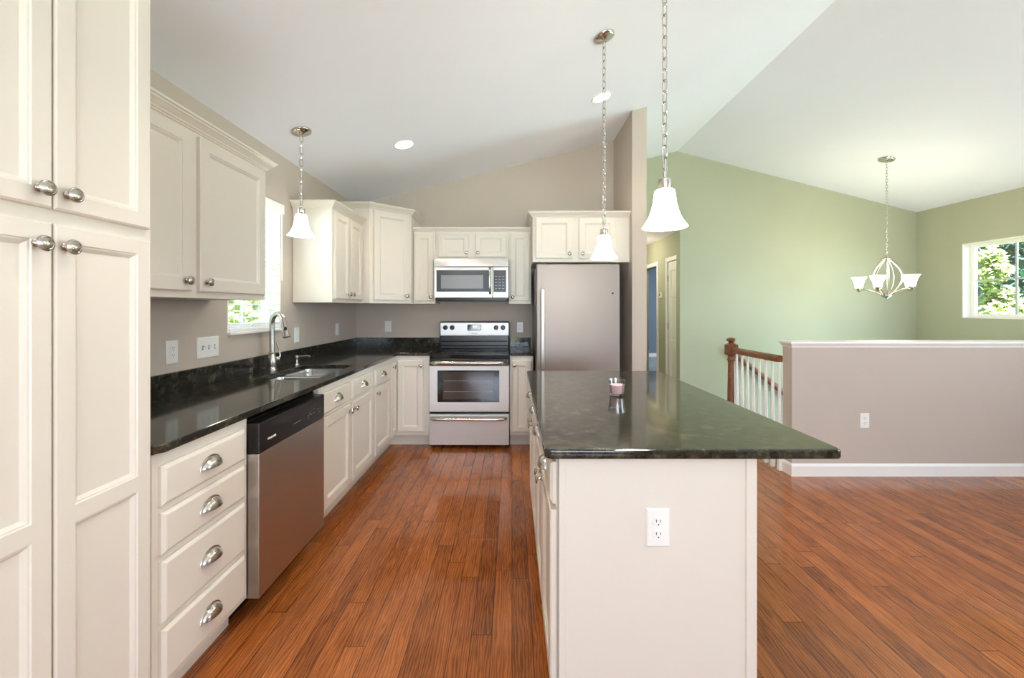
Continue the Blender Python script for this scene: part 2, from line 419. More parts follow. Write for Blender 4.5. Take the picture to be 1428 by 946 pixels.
def cup_pull(parent, pos, u, n, a=0.046, h=0.037, d=0.027):
    fr = Fr(pos, u, n); bm = B(); U, W = 20, 8
    grid = []
    for j in range(W+1):
        v = PI/2*j/W
        grid.append([bm.verts.new(fr.pt(a*math.cos(PI*i/U), h*math.sin(PI*i/U)*math.cos(v), 0.002+d*math.sin(PI*i/U)*math.sin(v))) for i in range(U+1)])
    inner = []
    for j in range(W+1):
        v = PI/2*j/W
        inner.append([bm.verts.new(fr.pt((a-.003)*math.cos(PI*i/U), (h-.003)*math.sin(PI*i/U)*math.cos(v), 0.001+(d-.003)*math.sin(PI*i/U)*math.sin(v))) for i in range(U+1)])
    for g in (grid, inner):
        for j in range(W): bridge(bm, g[j], g[j+1], closed=False)
    bridge(bm, grid[W], inner[W], closed=False)
    o1 = [bm.verts.new(fr.pt((a+.006)*math.cos(PI*i/U), -0.003+(h+.008)*math.sin(PI*i/U), 0.0)) for i in range(U+1)]
    o2 = [bm.verts.new(fr.pt((a+.005)*math.cos(PI*i/U), -0.003+(h+.007)*math.sin(PI*i/U), 0.003)) for i in range(U+1)]
    o3 = [bm.verts.new(fr.pt((a-.001)*math.cos(PI*i/U), (h-.001)*math.sin(PI*i/U), 0.003)) for i in range(U+1)]
    bridge(bm, o1, o2, closed=False); bridge(bm, o2, o3, closed=False)
    return obj('cup_pull', bm, M['nickel'], parent, smooth=50, label='brushed nickel bin pull')
def text(parent, s, size, fr, m, name='lettering', label=None, bold=0.0):
    cu = bpy.data.curves.new('lettering', 'FONT'); cu.body = s; cu.size = size; cu.extrude = 0.0004; cu.offset = bold
    cu.align_x = 'CENTER'; cu.align_y = 'CENTER'
    to = bpy.data.objects.new('lettering', cu); C.objects.link(to)
    bpy.context.view_layer.update()
    me = bpy.data.meshes.new_from_object(to.evaluated_get(bpy.context.evaluated_depsgraph_get()))
    bpy.data.objects.remove(to); bpy.data.curves.remove(cu)
    bm = B(); bm.from_mesh(me); bpy.data.meshes.remove(me)
    for v in bm.verts: v.co = fr.pt(v.co.x, v.co.y, v.co.z)
    return obj(name, bm, m, parent, label=label)

# ------------------------------------------------------------------ room layout (metres; camera at the origin, +Y into the room)
XL, XR = -1.74, 5.54            # left and right walls
YB, YG, YR = 4.527, 5.55, -4.5 # kitchen back wall, green far wall, rear wall
ZL = 2.494; XRIDGE = 2.259; ZRIDGE = 3.494; ZRIGHT = 2.657
XS0, XS1, YS = 1.135, 1.272, 3.828     # stub wall beside the fridge
def zc(x): return ZL+0.25*(x-XL) if x <= XRIDGE else ZRIDGE-(ZRIDGE-ZRIGHT)/(XR-XRIDGE)*(x-XRIDGE)
T = 0.14

# floor
bm = B()
box(bm, XL-T, XR+T, YR-T, 3.37, -0.2, 0)
box(bm, XL-T, 2.255, 3.37, YG+0.12, -0.2, 0)
box(bm, 2.255, 2.95, 4.13, YG+0.12, -0.2, 0)
box(bm, XL-T, 2.42, YG+0.12, 7.75, -0.2, 0)
struct('floor', bm, M['floor'])
# walls
bm = B(); W1 = (2.475, 3.048, 1.19, 2.105)      # kitchen window opening y0,y1,z0,z1
box(bm, XL-T, XL, YR-T, W1[0], 0, ZL+0.03); box(bm, XL-T, XL, W1[1], YB+0.12, 0, ZL+0.03)
box(bm, XL-T, XL, W1[0], W1[1], 0, W1[2]); box(bm, XL-T, XL, W1[0], W1[1], W1[3], ZL+0.03)
struct('wall_left', bm, M['wall'])
def gable(bm, x0, x1, y0, y1, z0, extra=0.03):
    xs = [x0]+([XRIDGE] if x0 < XRIDGE < x1 else [])+[x1]
    pts = [(x0, z0)]+[(x1, z0)]+[(x, zc(min(max(x, XL), XR))+extra) for x in reversed(xs)]
    a = [bm.verts.new((p[0], y0, p[1])) for p in pts]; b = [bm.verts.new((p[0], y1, p[1])) for p in pts]
    bm.faces.new(a); bm.faces.new(b[::-1])
    for i in range(len(pts)): bm.faces.new((a[i], a[(i+1) % len(pts)], b[(i+1) % len(pts)], b[i]))
    return bm
struct('wall_back', gable(B(), XL, XS1, YB, YB+0.12, 0), M['wall'])
bm = B(); gable(bm, XS0, XS1, YS, YB, 0)
struct('wall_partition', bm, M['wall'])
bm = B(); gable(bm, XS1-0.137, XS1, YB+0.12, YG, 0); struct('wall_passage', bm, M['green'])
HX = 2.30
bm = B(); gable(bm, HX, XR+T, YG, YG+0.12, -2.6); gable(bm, XS0, HX, YG, YG+0.12, 2.44)
struct('wall_far', bm, M['green'])
W2 = (4.09, 4.987, 1.222, 2.132)                # front window opening in the right wall
D3 = (3.5, 4.7, -1.2, 0.85)                    # glazed entry door below it
bm = B(); zt = ZRIGHT+0.03
LW = (-1.0, 2.2, 0.8, 2.2)  # unseen side window opening, added to light the left run
box(bm, XR, XR+T, YR-T, LW[0], -2.6, zt); box(bm, XR, XR+T, LW[1], D3[0], -2.6, zt); box(bm, XR, XR+T, LW[0], LW[1], -2.6, LW[2]); box(bm, XR, XR+T, LW[0], LW[1], LW[3], zt); box(bm, XR, XR+T, D3[1], YG+0.12, -2.6, W2[2]); box(bm, XR, XR+T, D3[0], D3[1], D3[3], W2[2]); box(bm, XR, XR+T, D3[0], D3[1], -2.6, D3[2])
box(bm, XR, XR+T, D3[0], W2[0], W2[2], zt); box(bm, XR, XR+T, W2[0], W2[1], W2[3], zt); box(bm, XR, XR+T, W2[1], YG+0.12, W2[2], zt)
struct('wall_right', bm, M['green'])
# rear wall behind the camera with unseen door and window openings added to let daylight in
PD = (-1.1, 2.1, 0.03, 2.2); RW = (3.45, 5.2, 0.8, 2.2)
bm = B()
gable(bm, XL-T, PD[0], YR-T, YR, 0); gable(bm, PD[0], PD[1], YR-T, YR, PD[3]); gable(bm, PD[1], RW[0], YR-T, YR, 0)
gable(bm, RW[0], RW[1], YR-T, YR, RW[3]); box(bm, RW[0], RW[1], YR-T, YR, 0, RW[2]); gable(bm, RW[1], XR+T, YR-T, YR, 0)
struct('wall_rear', bm, M['wall'])
# ceiling: two slopes
bm = B()
y0, y1 = YR-2.8, YG+0.5; th = 0.16  # slab runs past the rear wall, an added overhang that blocks the sun
xa, xb = XL-0.6, XR+0.6
sec = [(xa, zc(XL)-0.15), (XRIDGE, ZRIDGE), (xb, zc(XR)-0.153), (xb, zc(XR)-0.153+th), (XRIDGE, ZRIDGE+th), (xa, zc(XL)-0.15+th)]
a = [bm.verts.new((p[0], y0, p[1])) for p in sec]; b = [bm.verts.new((p[0], y1, p[1])) for p in sec]
for q in ((0, 1, 4, 5), (1, 2, 3, 4)):
    bm.faces.new([a[i] for i in q]); bm.faces.new([b[i] for i in q[::-1]])
for i, j in ((0, 1), (1, 2), (2, 3), (3, 4), (4, 5), (5, 0)): bm.faces.new((a[i], a[j], b[j], b[i]))
struct('ceiling', bm, M['ceil'])
# hall
struct('ceiling_hall', box(B(), XS0-0.1, 2.6, YG+0.12, 7.75, 2.44, 2.56), M['ceil'])
struct('wall_hall_left', box(B(), XS0, XS1, YG+0.12, 7.6, 0, 2.44), M['green'])
struct('wall_hall_end', box(B(), XS0, 2.45, 7.6, 7.72, 0, 2.44), M['green'])
HXW = 2.354
DA = (5.74, 6.12, 2.04); DB = (6.56, 7.32, 2.03)
bm = B()
for y0, y1, z0, z1 in ((YG+0.12, DA[0], 0, 2.44), (DA[0], DA[1], DA[2], 2.44), (DA[1], DB[0], 0, 2.44), (DB[0], DB[1], DB[2], 2.44), (DB[1], 7.6, 0, 2.44)):
    box(bm, HXW, HXW+0.12, y0, y1, z0, z1)
struct('wall_hall_right', bm, M['green'])
# blue bedroom behind the hall doorway
bm = B(); box(bm, HXW+0.12, 6.5, 11.2, 11.3, -0.02, 2.5); box(bm, 6.4, 6.5, 6.4, 11.2, -0.02, 2.5); box(bm, HXW+0.02, HXW+0.12, 7.73, 11.2, -0.02, 2.5); box(bm, HXW+0.12, 6.4, 6.36, 6.44, -0.02, 2.5)
struct('wall_bedroom', bm, M['blue'])
struct('floor_bedroom', box(B(), HXW+0.12, 6.5, 6.44, 11.3, -0.12, 0.0), M['carpet'])
struct('ceiling_bedroom', box(B(), HXW, 6.5, 6.36, 11.3, 2.44, 2.52), M['ceil'])
struct('baseboard_bedroom', box(B(), HXW+0.13, 6.39, 11.186, 11.2, 0.0, 0.1, 0.003), M['trim'])
# stairwell
bm = B()
for k in range(6): box(bm, 2.95+0.26*k, 2.95+0.26*(k+1)+(0 if k < 5 else 1.1), 4.13, YG, -0.2-0.19*(k+1)-0.2, -0.19*(k+1)+0.0)
struct('floor_stairs', bm, M['carpet'])
struct('floor_foyer', box(B(), 2.255, XR, 3.36, 4.13, -2.6, -1.25), M['carpet'])
struct('wall_stairwell', box(B(), 2.255, XR, 3.25, 3.37, -2.6, -0.2), M['green'])
struct('wall_landing', box(B(), 2.2, 2.255, 3.37, YG, -2.6, -0.2), M['green'])
# half wall with cap and baseboard
HW = (2.24, 3.242, 3.352, 1.04)
struct('wall_half', box(B(), HW[0], XR, HW[1], HW[2], 0, HW[3]), M['wall'])
bm = B()
path = [(XR, HW[1]), (HW[0], HW[1]), (HW[0], HW[2]), (XR, HW[2])]
sweep(bm, path, [(-0.01, 0.0), (0.004, 0.0), (0.006, 0.012), (0.012, 0.02), (0.014, 0.028), (-0.01, 0.028)], 1.028, side=-1)
box(bm, HW[0]-0.026, XR, HW[1]-0.026, HW[2]+0.026, 1.056, 1.078, 0.006, seg=2)
struct('trim_1', bm, M['trim'])
BASE = [(0, 0), (0.013, 0), (0.013, 0.082), (0.010, 0.088), (0.006, 0.096), (0.004, 0.1), (0, 0.1)]
struct('baseboard_half_wall', sweep(B(), path, BASE, 0, side=-1), M['trim'])
struct('baseboard_right', sweep(B(), [(XR, YR), (XR, HW[1])], BASE, 0, side=-1), M['trim'])
struct('baseboard_hall', sweep(B(), [(XS1, YG+0.12), (XS1, 7.6)], BASE, 0, side=1), M['trim'])

# ------------------------------------------------------------------ windows
def window(name, axis_x, y0, y1, z0, z1, xin, xglass, cols, rows, out=-1, sash_mid=False):
    """opening in a wall of constant x; out = direction to the outside"""
    r = bpy.data.objects.new(name, None); C.objects.link(r); r.location = (xglass, (y0+y1)/2, z0); WP[r] = V(r.location); r['kind'] = 'structure'
    bm = B(); lo, hi = sorted((xin, xglass-0.04*out*-1))
    j = 0.012                                                     # jamb liner
    for q in ((y0, y0+j, z0, z1), (y1-j, y1, z0, z1), (y0+j, y1-j, z0, z0+j), (y0+j, y1-j, z1-j, z1)):
        box(bm, lo, hi, *q)
    struct('window_jamb', bm, M['trim'], r)
    bm = B(); f = 0.038; xa, xb = sorted((xglass-0.022, xglass+0.022))
    a0, a1, c0, c1 = y0+j, y1-j, z0+j, z1-j
    for q in ((a0, a0+f, c0, c1), (a1-f, a1, c0, c1), (a0+f, a1-f, c0, c0+f), (a0+f, a1-f, c1-f, c1)):
        box(bm, xa, xb, *q, 0.003)
    if sash_mid: box(bm, xa-0.008, xb, a0+f, a1-f, (c0+c1)/2-0.02, (c0+c1)/2+0.02, 0.003)
    struct('window_frame', bm, M['trim'], r)
    bm = B(); g0, g1, h0, h1 = a0+f, a1-f, c0+f, c1-f
    for k in range(1, cols): y = g0+(g1-g0)*k/cols; box(bm, xglass-0.007, xglass+0.007, y-0.009, y+0.009, h0, h1)
    for k in range(1, rows): z = h0+(h1-h0)*k/rows; box(bm, xglass-0.0065, xglass+0.0065, g0, g1, z-0.009, z+0.009)
    struct('window_muntin', bm, M['muntin'] if 'muntin' in M else M['trim'], r)
    bm = B(); box(bm, xglass-0.002, xglass+0.002, g0-0.01, g1+0.01, h0-0.01, h1+0.01)
    struct('window_pane', bm, M['glass'], r)
    return r
M['muntin'] = plain('grey_white_muntin', (190, 194, 196), 0.4)
window('window_1', 'x', *W1, XL, XL-0.095, 2, 4, -1, True)
window('window_2', 'x', *W2, XR, XR+0.115, 2, 2, 1)
# glazed entry door in the foyer, then the unseen door and window added at the rear for daylight
def glazed(name, bmf, bmg):
    r = bpy.data.objects.new(name, None); C.objects.link(r); WP[r] = V((0, 0, 0)); r['kind'] = 'structure'
    struct('door_frame' if 'door' in name else 'window_frame', bmf, M['trim'], r); struct('glass_pane', bmg, M['glass'], r)
bm = B(); x0, x1 = XR+0.04, XR+0.09
for q in ((3.5, 3.55), (4.65, 4.7)): box(bm, x0, x1, q[0], q[1], -1.2, 0.85)
box(bm, x0+.002, x1-.002, 3.55, 4.65, -1.2, -0.9); box(bm, x0+.002, x1-.002, 3.55, 4.65, 0.77, 0.85)
glazed('door_3', bm, box(B(), XR+0.06, XR+0.066, 3.55, 4.65, -0.9, 0.77))
bm = B(); y0, y1 = YR-0.1, YR-0.04
for q in ((-1.1, -1.02), (0.45, 0.55), (2.02, 2.1)): box(bm, q[0], q[1], y0, y1, 0.03, 2.2)
box(bm, -1.02, 2.02, y0, y1, 0.0, 0.1); box(bm, -1.02, 2.02, y0, y1, 2.12, 2.2)
glazed('door_4', bm, box(B(), -1.02, 2.02, YR-0.072, YR-0.068, 0.1, 2.12))
bm = B()
for q in ((3.45, 3.51), (4.29, 4.35), (5.14, 5.2)): box(bm, q[0], q[1], y0, y1, 0.8, 2.2)
box(bm, 3.51, 5.14, y0, y1, 0.8, 0.86); box(bm, 3.51, 5.14, y0, y1, 2.14, 2.2)
glazed('added_rear_window', bm, box(B(), 3.51, 5.14, YR-0.072, YR-0.068, 0.86, 2.14))

window('added_side_window', 'x', *LW, XR, XR+0.1, 3, 2, 1)  # unseen window added in the right wall for side light
# hall door (closed), doorway casing, thermostat
def casing(bm, y0, y1, zt, x, w=0.062, t=0.016):
    for q in ((y0-w, y0, 0, zt+w), (y1, y1+w, 0, zt+w), (y0, y1, zt, zt+w)): box(bm, x-t, x, *q, 0.004)
    return bm
r = bpy.data.objects.new('door_1', None); C.objects.link(r); r.location = (HXW, 5.93, 0); WP[r] = V(r.location); r['kind'] = 'structure'
struct('door_casing', casing(B(), DA[0], DA[1], DA[2], HXW), M['trim'], r)
fr = Fr((HXW+0.045, DA[1]-0.005, 0.01), (0, -1, 0), (-1, 0, 0))
struct('door_panel', panel_front(B(), fr, DA[1]-DA[0]-0.01, DA[2]-0.015, 0.04, 0.09, [(0.2, 0.75), (0.85, 1.5), (1.6, 1.9)], 0.011), M['trim'], r)
bm = B()
for z in (0.25, 1.03, 1.75): box(bm, HXW-0.006, HXW+0.01, DA[1]-0.012, DA[1]+0.004, z, z+0.09)
struct('door_hinge', bm, M['hinge'], r)
struct('door_2', casing(B(), DB[0], DB[1], DB[2], HXW), M['trim'])
th_ = root('thermostat', (HXW, 6.37, 1.545), 'small white thermostat on the hall wall between the two door casings', 'thermostat')
obj('body', box(B(), HXW-0.025, HXW, 6.32, 6.42, 1.50, 1.59, 0.006), M['plastic'], th_)
obj('display', box(B(), HXW-0.027, HXW-0.024, 6.375, 6.405, 1.54, 1.575), M['slot'], th_, label='dark display')

# ------------------------------------------------------------------ cabinets
XF, XD = -1.125, -1.105          # base face and door front, left run
YF, YD = 3.917, 3.897            # base face and door front, back run
TOE = 0.115; UND = 0.884; TOP = 0.914
def door(parent, fr, w, h, stile=0.055, panels=None, kn=None, name='door'):
    d = obj(name, panel_front(B(), fr, w, h, 0.02, stile, panels), M['cream'], parent)
    if kn: knob(d, fr.pt(kn[0], kn[1], 0.02), fr.n)
    return d
def drawer(parent, fr, w, h, pull=True, name='drawer'):
    d = obj(name, slab_front(B(), fr, w, h, 0.02), M['cream'], parent)
    if pull: cup_pull(d, fr.pt(w/2, h/2-0.012, 0.02), fr.u, fr.n)
    return d
def left_fr(y, z, x=XF): return Fr((x, y, z), (0, 1, 0), (1, 0, 0))
def back_fr(x, z, y=YF): return Fr((x, y, z), (1, 0, 0), (0, -1, 0))
def cab(name, loc, label, boxes, group='cream kitchen cabinets'):
    r = root(name, loc, label, 'cabinet', None)
    bm = B()
    for bx in boxes: box(bm, *bx, 0.0015)
    obj('body', bm, M['cream'], r)
    return r
# pantry
p = cab('pantry_cabinet', (XF-0.3, 0.98, 0), 'tall cream pantry cabinet with four framed doors, taller than every other cabinet',
        [(XL+0.003, XF, 0.695, 1.262, TOE, 2.33), (XL+0.003, XF-0.075, 0.70, 1.258, 0, TOE+0.01)])
for y0, ky in ((0.715, 0.230), (0.980, 0.026)):
    door(p, left_fr(y0, 1.583), 0.261, 0.722, 0.044, None, (ky, 0.041))
    door(p, left_fr(y0, 0.143), 0.261, 1.405, 0.044, [(0.044, 0.658), (0.702, 1.361)], (ky-0.005, 1.351))
obj('crown_molding', sweep(B(), [(XL+0.004, 0.695), (XF, 0.695), (XF, 1.262), (XL+0.004, 1.262)], CROWN, 2.322), M['cream'], p)
# drawer base
c = cab('drawer_cabinet', (XF-0.3, 1.49, 0), 'cream base cabinet of four drawers between the tall pantry and the dishwasher',
        [(XL+0.003, XF, 1.2645, 1.718, TOE, UND-0.002), (XL+0.003, XF-0.075, 1.266, 1.716, 0, TOE+0.01)])
for z0, z1 in ((0.712, 0.84), (0.557, 0.69), (0.337, 0.535), (0.144, 0.317)):
    drawer(c, left_fr(1.287, z0), 0.40, z1-z0)
# sink base
c = cab('sink_cabinet', (XF-0.3, 2.8, 0), 'wide cream base cabinet under the sink with two false drawers over two doors',
        [(XL+0.003, XF, 2.352, 3.262, TOE, 0.66), (XF-0.03, XF, 2.352, 3.262, 0.66, UND-0.002), (XL+0.003, XF-0.075, 2.354, 3.26, 0, TOE+0.01)])
for y0, w, ky in ((2.372, 0.412, 0.385), (2.815, 0.425, 0.032)):
    drawer(c, left_fr(y0, 0.712), w, 0.128, name='false_drawer')
    door(c, left_fr(y0, 0.143), w, 0.547, kn=(ky, 0.50))
c = cab('base_cabinet', (XF-0.3, 3.49, 0), 'cream base cabinet with one drawer over one door, between the sink cabinet and the corner',
        [(XL+0.003, XF, 3.265, 3.715, TOE, UND-0.002), (XL+0.003, XF-0.075, 3.267, 3.713, 0, TOE+0.01)])
drawer(c, left_fr(3.285, 0.712), 0.41, 0.128); door(c, left_fr(3.285, 0.143), 0.41, 0.547, kn=(0.035, 0.50))
c = root('corner_base_cabinet', (-1.3, 4.2, 0), 'cream L-shaped corner base cabinet with folding full-height doors beside the range', 'cabinet')
bm = B()
prism(bm, [(XL+0.003, 3.718), (XF, 3.718), (XF, YF), (-0.797, YF), (-0.797, YB-0.003), (XL+0.003, YB-0.003)], TOE, UND-0.002)
prism(bm, [(XL+0.003, 3.72), (XF-0.075, 3.72), (XF-0.075, YF+0.075), (-0.80, YF+0.075), (-0.80, YB-0.003), (XL+0.003, YB-0.003)], 0, TOE)
obj('body', bm, M['cream'], c)
door(c, left_fr(3.735, 0.15), 0.16, 0.69, 0.045, kn=(0.03, 0.645))
door(c, back_fr(-1.103, 0.15), 0.25, 0.69, 0.05, kn=(0.225, 0.64))
c = cab('narrow_base_cabinet', (0.09, 4.2, 0), 'narrow cream base cabinet with a single door between the range and the refrigerator',
        [(-0.02, 0.205, YF, YB-0.003, TOE, UND-0.002), (-0.018, 0.203, YF+0.075, YB-0.003, 0, TOE+0.01)])
door(c, back_fr(0.0, 0.15), 0.187, 0.69, 0.047, kn=(0.023, 0.645))
# wall cabinets
XU = -1.425
ZU0, ZU1 = 1.388, 2.147
c = cab('wall_cabinet', (XU-0.15, 1.8, ZU0), 'cream two-door wall cabinet nearest the tall pantry, left of the kitchen window',
        [(XL+0.003, XU, 1.2645, 2.336, ZU0, ZU1)])
door(c, left_fr(1.30, ZU0+0.03, XU), 0.485, 0.70, kn=(0.447, 0.045)); door(c, left_fr(1.829, ZU0+0.03, XU), 0.485, 0.70, kn=(0.035, 0.045))
obj('crown_molding', sweep(B(), [(XU, 1.2645+0.05), (XU, 2.336), (XL+0.004, 2.336)], CROWN, 2.134), M['cream'], c)
c = cab('wall_cabinet', (XU-0.15, 3.5, ZU0), 'wall cabinet with a bright white end panel facing the sink, right of the kitchen window',
        [(XL+0.003, XU, 3.205, 3.838, ZU0, ZU1)])
door(c, left_fr(3.228, ZU0+0.03, XU), 0.283, 0.70, 0.05, kn=(0.258, 0.045)); door(c, left_fr(3.535, ZU0+0.03, XU), 0.283, 0.70, 0.05, kn=(0.026, 0.045))
obj('crown_molding', sweep(B(), [(XL+0.004, 3.205), (XU, 3.205), (XU, 3.838)], CROWN, 2.134, side=1), M['cream'], c)
c = root('corner_wall_cabinet', (-1.45, 4.3, ZU0), 'diagonal cream corner wall cabinet with one tall door, taller than its neighbours', 'cabinet')
A_, Bp = V((-1.35, 3.84)), V((-1.03, 4.137))
obj('body', prism(B(), [(XL+0.003, 3.84), (-1.35, 3.84), (-1.03, 4.137), (-1.03, YB-0.003), (XL+0.003, YB-0.003)], ZU0+0.002, 2.30), M['cream'], c)
u = (Bp-A_).normalized(); fr = Fr((A_.x+u.x*0.037, A_.y+u.y*0.037, ZU0+0.032), (u.x, u.y, 0), (u.y, -u.x, 0))
door(c, fr, 0.372, 0.862, 0.055, kn=(0.34, 0.045))
obj('crown_molding', sweep(B(), [(XL+0.004, 3.84), (-1.35, 3.84), (-1.03, 4.137), (-1.03, YB-0.004)], CROWN, 2.287, side=1), M['cream'], c)
YU = 4.222
c = cab('narrow_wall_cabinet', (-0.91, 4.37, ZU0), 'narrow one-door wall cabinet between the corner cabinet and the microwave',
        [(-1.027, -0.797, YU, YB-0.003, ZU0, ZU1)])
door(c, back_fr(-1.012, ZU0+0.03, YU), 0.195, 0.70, 0.047, kn=(0.172, 0.04))
c = cab('narrow_wall_cabinet', (0.08, 4.37, ZU0), 'narrow one-door wall cabinet between the microwave and the refrigerator cabinet',
        [(-0.031, 0.199, YU, YB-0.003, ZU0, ZU1)])
door(c, back_fr(-0.015, ZU0+0.03, YU), 0.195, 0.70, 0.047, kn=(0.023, 0.04))
c = cab('microwave_cabinet', (-0.41, 4.37, 1.852), 'short cream wall cabinet with two small doors above the microwave',
        [(-0.795, -0.033, YU, YB-0.003, 1.852, ZU1)])
door(c, back_fr(-0.765, 1.873, YU), 0.318, 0.245, 0.047, kn=(0.293, 0.045)); door(c, back_fr(-0.378, 1.873, YU), 0.318, 0.245, 0.047, kn=(0.025, 0.045))
tag(obj('crown_molding', sweep(B(), [(-1.027, YU), (0.195, YU)], SMALLCROWN, 2.149, side=1), M['cream'], None, (-0.41, YU, 2.149)),
    'slim cream molding strip running along the tops of the microwave cabinets', 'molding')
YK = 3.90
c = cab('refrigerator_cabinet', (0.66, 4.2, 1.785), 'deep cream two-door cabinet mounted above the refrigerator',
        [(0.201, 1.131, YK, YB-0.003, 1.785, 2.225)])
door(c, back_fr(0.228, 1.82, YK), 0.352, 0.392, 0.05, kn=(0.322, 0.045)); door(c, back_fr(0.643, 1.82, YK), 0.352, 0.392, 0.05, kn=(0.032, 0.045))
obj('crown_molding', sweep(B(), [(0.201, YB-0.004), (0.201, YK), (1.131, YK)], CROWN, 2.215, side=1), M['cream'], c)
# island
IX0, IX1, IY0, IY1 = 0.14, 0.761, 1.262, 2.756
c = root('kitchen_island', (0.45, 2.0, 0), 'cream kitchen island base with a plain end panel under dark granite', 'island')
bm = B(); box(bm, IX0, IX1, IY0+0.03, IY1, TOE, UND-0.002, 0.0015); box(bm, IX0+0.075, IX1-0.01, IY0+0.03, IY1-0.01, 0, TOE+0.005)
obj('body', bm, M['cream'], c)
bm = B(); box(bm, IX0+0.006, IX1, IY0, IY0+0.03, 0.0, UND-0.002, 0.0015)
box(bm, IX0+0.006, IX0+0.026, IY0-0.004, IY0+0.001, 0.0, UND-0.002, 0.0015); box(bm, IX1-0.034, IX1, IY0-0.005, IY0+0.001, 0.0, UND-0.002, 0.0015)
obj('end_panel', bm, M['cream'], c)
def isl_fr(y, z): return Fr((IX0, y, z), (0, -1, 0), (-1, 0, 0))
for yc in (1.645, 2.383):
    for s in (-1, 1):
        y1 = yc+(0.36 if s > 0 else -0.012)
        drawer(c, isl_fr(y1, 0.725), 0.352, 0.132)
        door(c, isl_fr(y1, 0.143), 0.352, 0.562, 0.05, kn=((0.325, 0.525) if s > 0 else (0.028, 0.525)))

# ------------------------------------------------------------------ granite
XC, YC = -1.10, 3.89
SK = (-1.565, -1.195, 2.43, 3.075)               # sink cut-out
bm = B()
ch = 0.02
out = [(XL+0.002, 1.2645), (XC-ch, 1.2645), (XC, 1.2645+ch), (XC, YC), (-0.797, YC), (-0.797, YB-0.002), (XL+0.002, YB-0.002)]
def rr(x0, x1, y0, y1, r, n=5):
    pts = []
    for cx, cy, a0 in ((x1-r, y1-r, 0), (x0+r, y1-r, 90), (x0+r, y0+r, 180), (x1-r, y0+r, 270)):
        for k in range(n+1):
            a = math.radians(a0+90*k/n); pts.append((cx+r*math.cos(a), cy+r*math.sin(a)))
    return pts
hole = rr(SK[0], SK[1], SK[2], SK[3], 0.05)
def slab(bm, outer, inner, z0, z1, bev=0.006):
    from mathutils.geometry import tessellate_polygon
    polys = [[V((p[0], p[1], 0)) for p in outer]]
    if inner: polys.append([V((p[0], p[1], 0)) for p in inner])
    allp = [q for pl in polys for q in pl]
    tris = tessellate_polygon(polys)
    n0 = len(outer)
    top = [bm.verts.new((q.x, q.y, z1)) for q in allp]; bot = [bm.verts.new((q.x, q.y, z0)) for q in allp]
    for t in tris:
        bm.faces.new([top[i] for i in t]); bm.faces.new([bot[i] for i in reversed(t)])
    def walls(i0, n):
        for k in range(n):
            a, b = i0+k, i0+(k+1) % n
            bm.faces.new((top[a], top[b], bot[b], bot[a]))
    walls(0, n0)
    if inner: walls(n0, len(inner))
    bmesh.ops.recalc_face_normals(bm, faces=bm.faces)
    if bev:
        es = [e for e in bm.edges if len(e.link_faces) == 2 and abs(e.verts[0].co.z-e.verts[1].co.z) < 1e-6 and abs(e.link_faces[0].normal.z) + abs(e.link_faces[1].normal.z) > 0.9 and abs(e.link_faces[0].normal.dot(e.link_faces[1].normal)) < 0.2]
        bmesh.ops.bevel(bm, geom=es, offset=bev, segments=2, profile=0.5, affect='EDGES')
    return bm
ct = root('granite_countertop', (-1.4, 2.8, UND), 'dark polished granite worktop running under the window and into the corner', 'countertop')
obj('slab', slab(bm, out, hole, UND, TOP, 0.005), M['granite'], ct)
bm = B()
box(bm, XL+0.002, XL+0.022, 1.2645, YB-0.022, TOP+0.0005, 1.016, 0.002); box(bm, XL+0.002, -0.797, YB-0.022, YB-0.002, TOP+0.0005, 1.016, 0.002)
obj('backsplash', bm, M['granite'], ct)
ct = root('granite_countertop', (0.09, 4.2, UND), 'small piece of dark granite worktop between the range and the refrigerator', 'countertop')
obj('slab', slab(B(), [(-0.02, YC), (0.207, YC), (0.207, YB-0.002), (-0.02, YB-0.002)], None, UND, TOP, 0.005), M['granite'], ct)
obj('backsplash', box(B(), -0.02, 0.207, YB-0.022, YB-0.002, TOP+0.0005, 1.016, 0.002), M['granite'], ct)
ct = root('granite_countertop', (0.55, 2.0, UND), 'large dark granite island top with an overhang, the candle standing on it', 'countertop')
def rrect(x0, x1, y0, y1, r): return rr(x0, x1, y0, y1, r, 4)
obj('slab', slab(B(), rrect(0.10, 1.007, 1.226, 2.776, 0.022), None, UND, TOP, 0.007), M['granite'], ct, smooth=35)

# ------------------------------------------------------------------ sink, faucet, soap pump
s_ = root('kitchen_sink', (-1.38, 2.75, 0.70), 'double-bowl stainless sink set under the granite worktop', 'sink')
def bowl(x0, x1, y0, y1, name):
    bm = B(); prev = None
    for d, z in ((-0.014, 0.8835), (0.0, 0.8835), (0.004, 0.86), (0.010, 0.70), (0.03, 0.68)):
        ring = [bm.verts.new((p[0], p[1], z)) for p in rr(x0+d, x1-d, y0+d, y1-d, 0.05)]
        if prev: bridge(bm, prev, ring)
        prev = ring
    bm.faces.new(prev)
    b = obj(name, bm, M['steel_s'], s_, smooth=60)
    lathe_bm = lathe(B(), [(0.045, 0.0), (0.043, 0.003), (0.02, 0.001), (0, 0.0)], ((x0+x1)/2, (y0+y1)/2, 0.6805), (0, 0, 1), 20)
    obj('drain', lathe_bm, M['chrome'], b, smooth=True)
bowl(SK[0]+0.008, SK[1]-0.008, SK[2]+0.008, 2.715, 'bowl'); bowl(SK[0]+0.008, SK[1]-0.008, 2.745, SK[3]-0.008, 'bowl')
obj('divider', box(B(), SK[0]+0.0, SK[1]-0.0, 2.708, 2.752, 0.855, 0.882, 0.004), M['steel_s'], s_)
FX, FY = -1.659, 2.80
f_ = root('kitchen_faucet', (FX, FY, TOP), 'brushed nickel pull-down gooseneck faucet behind the sink', 'faucet')
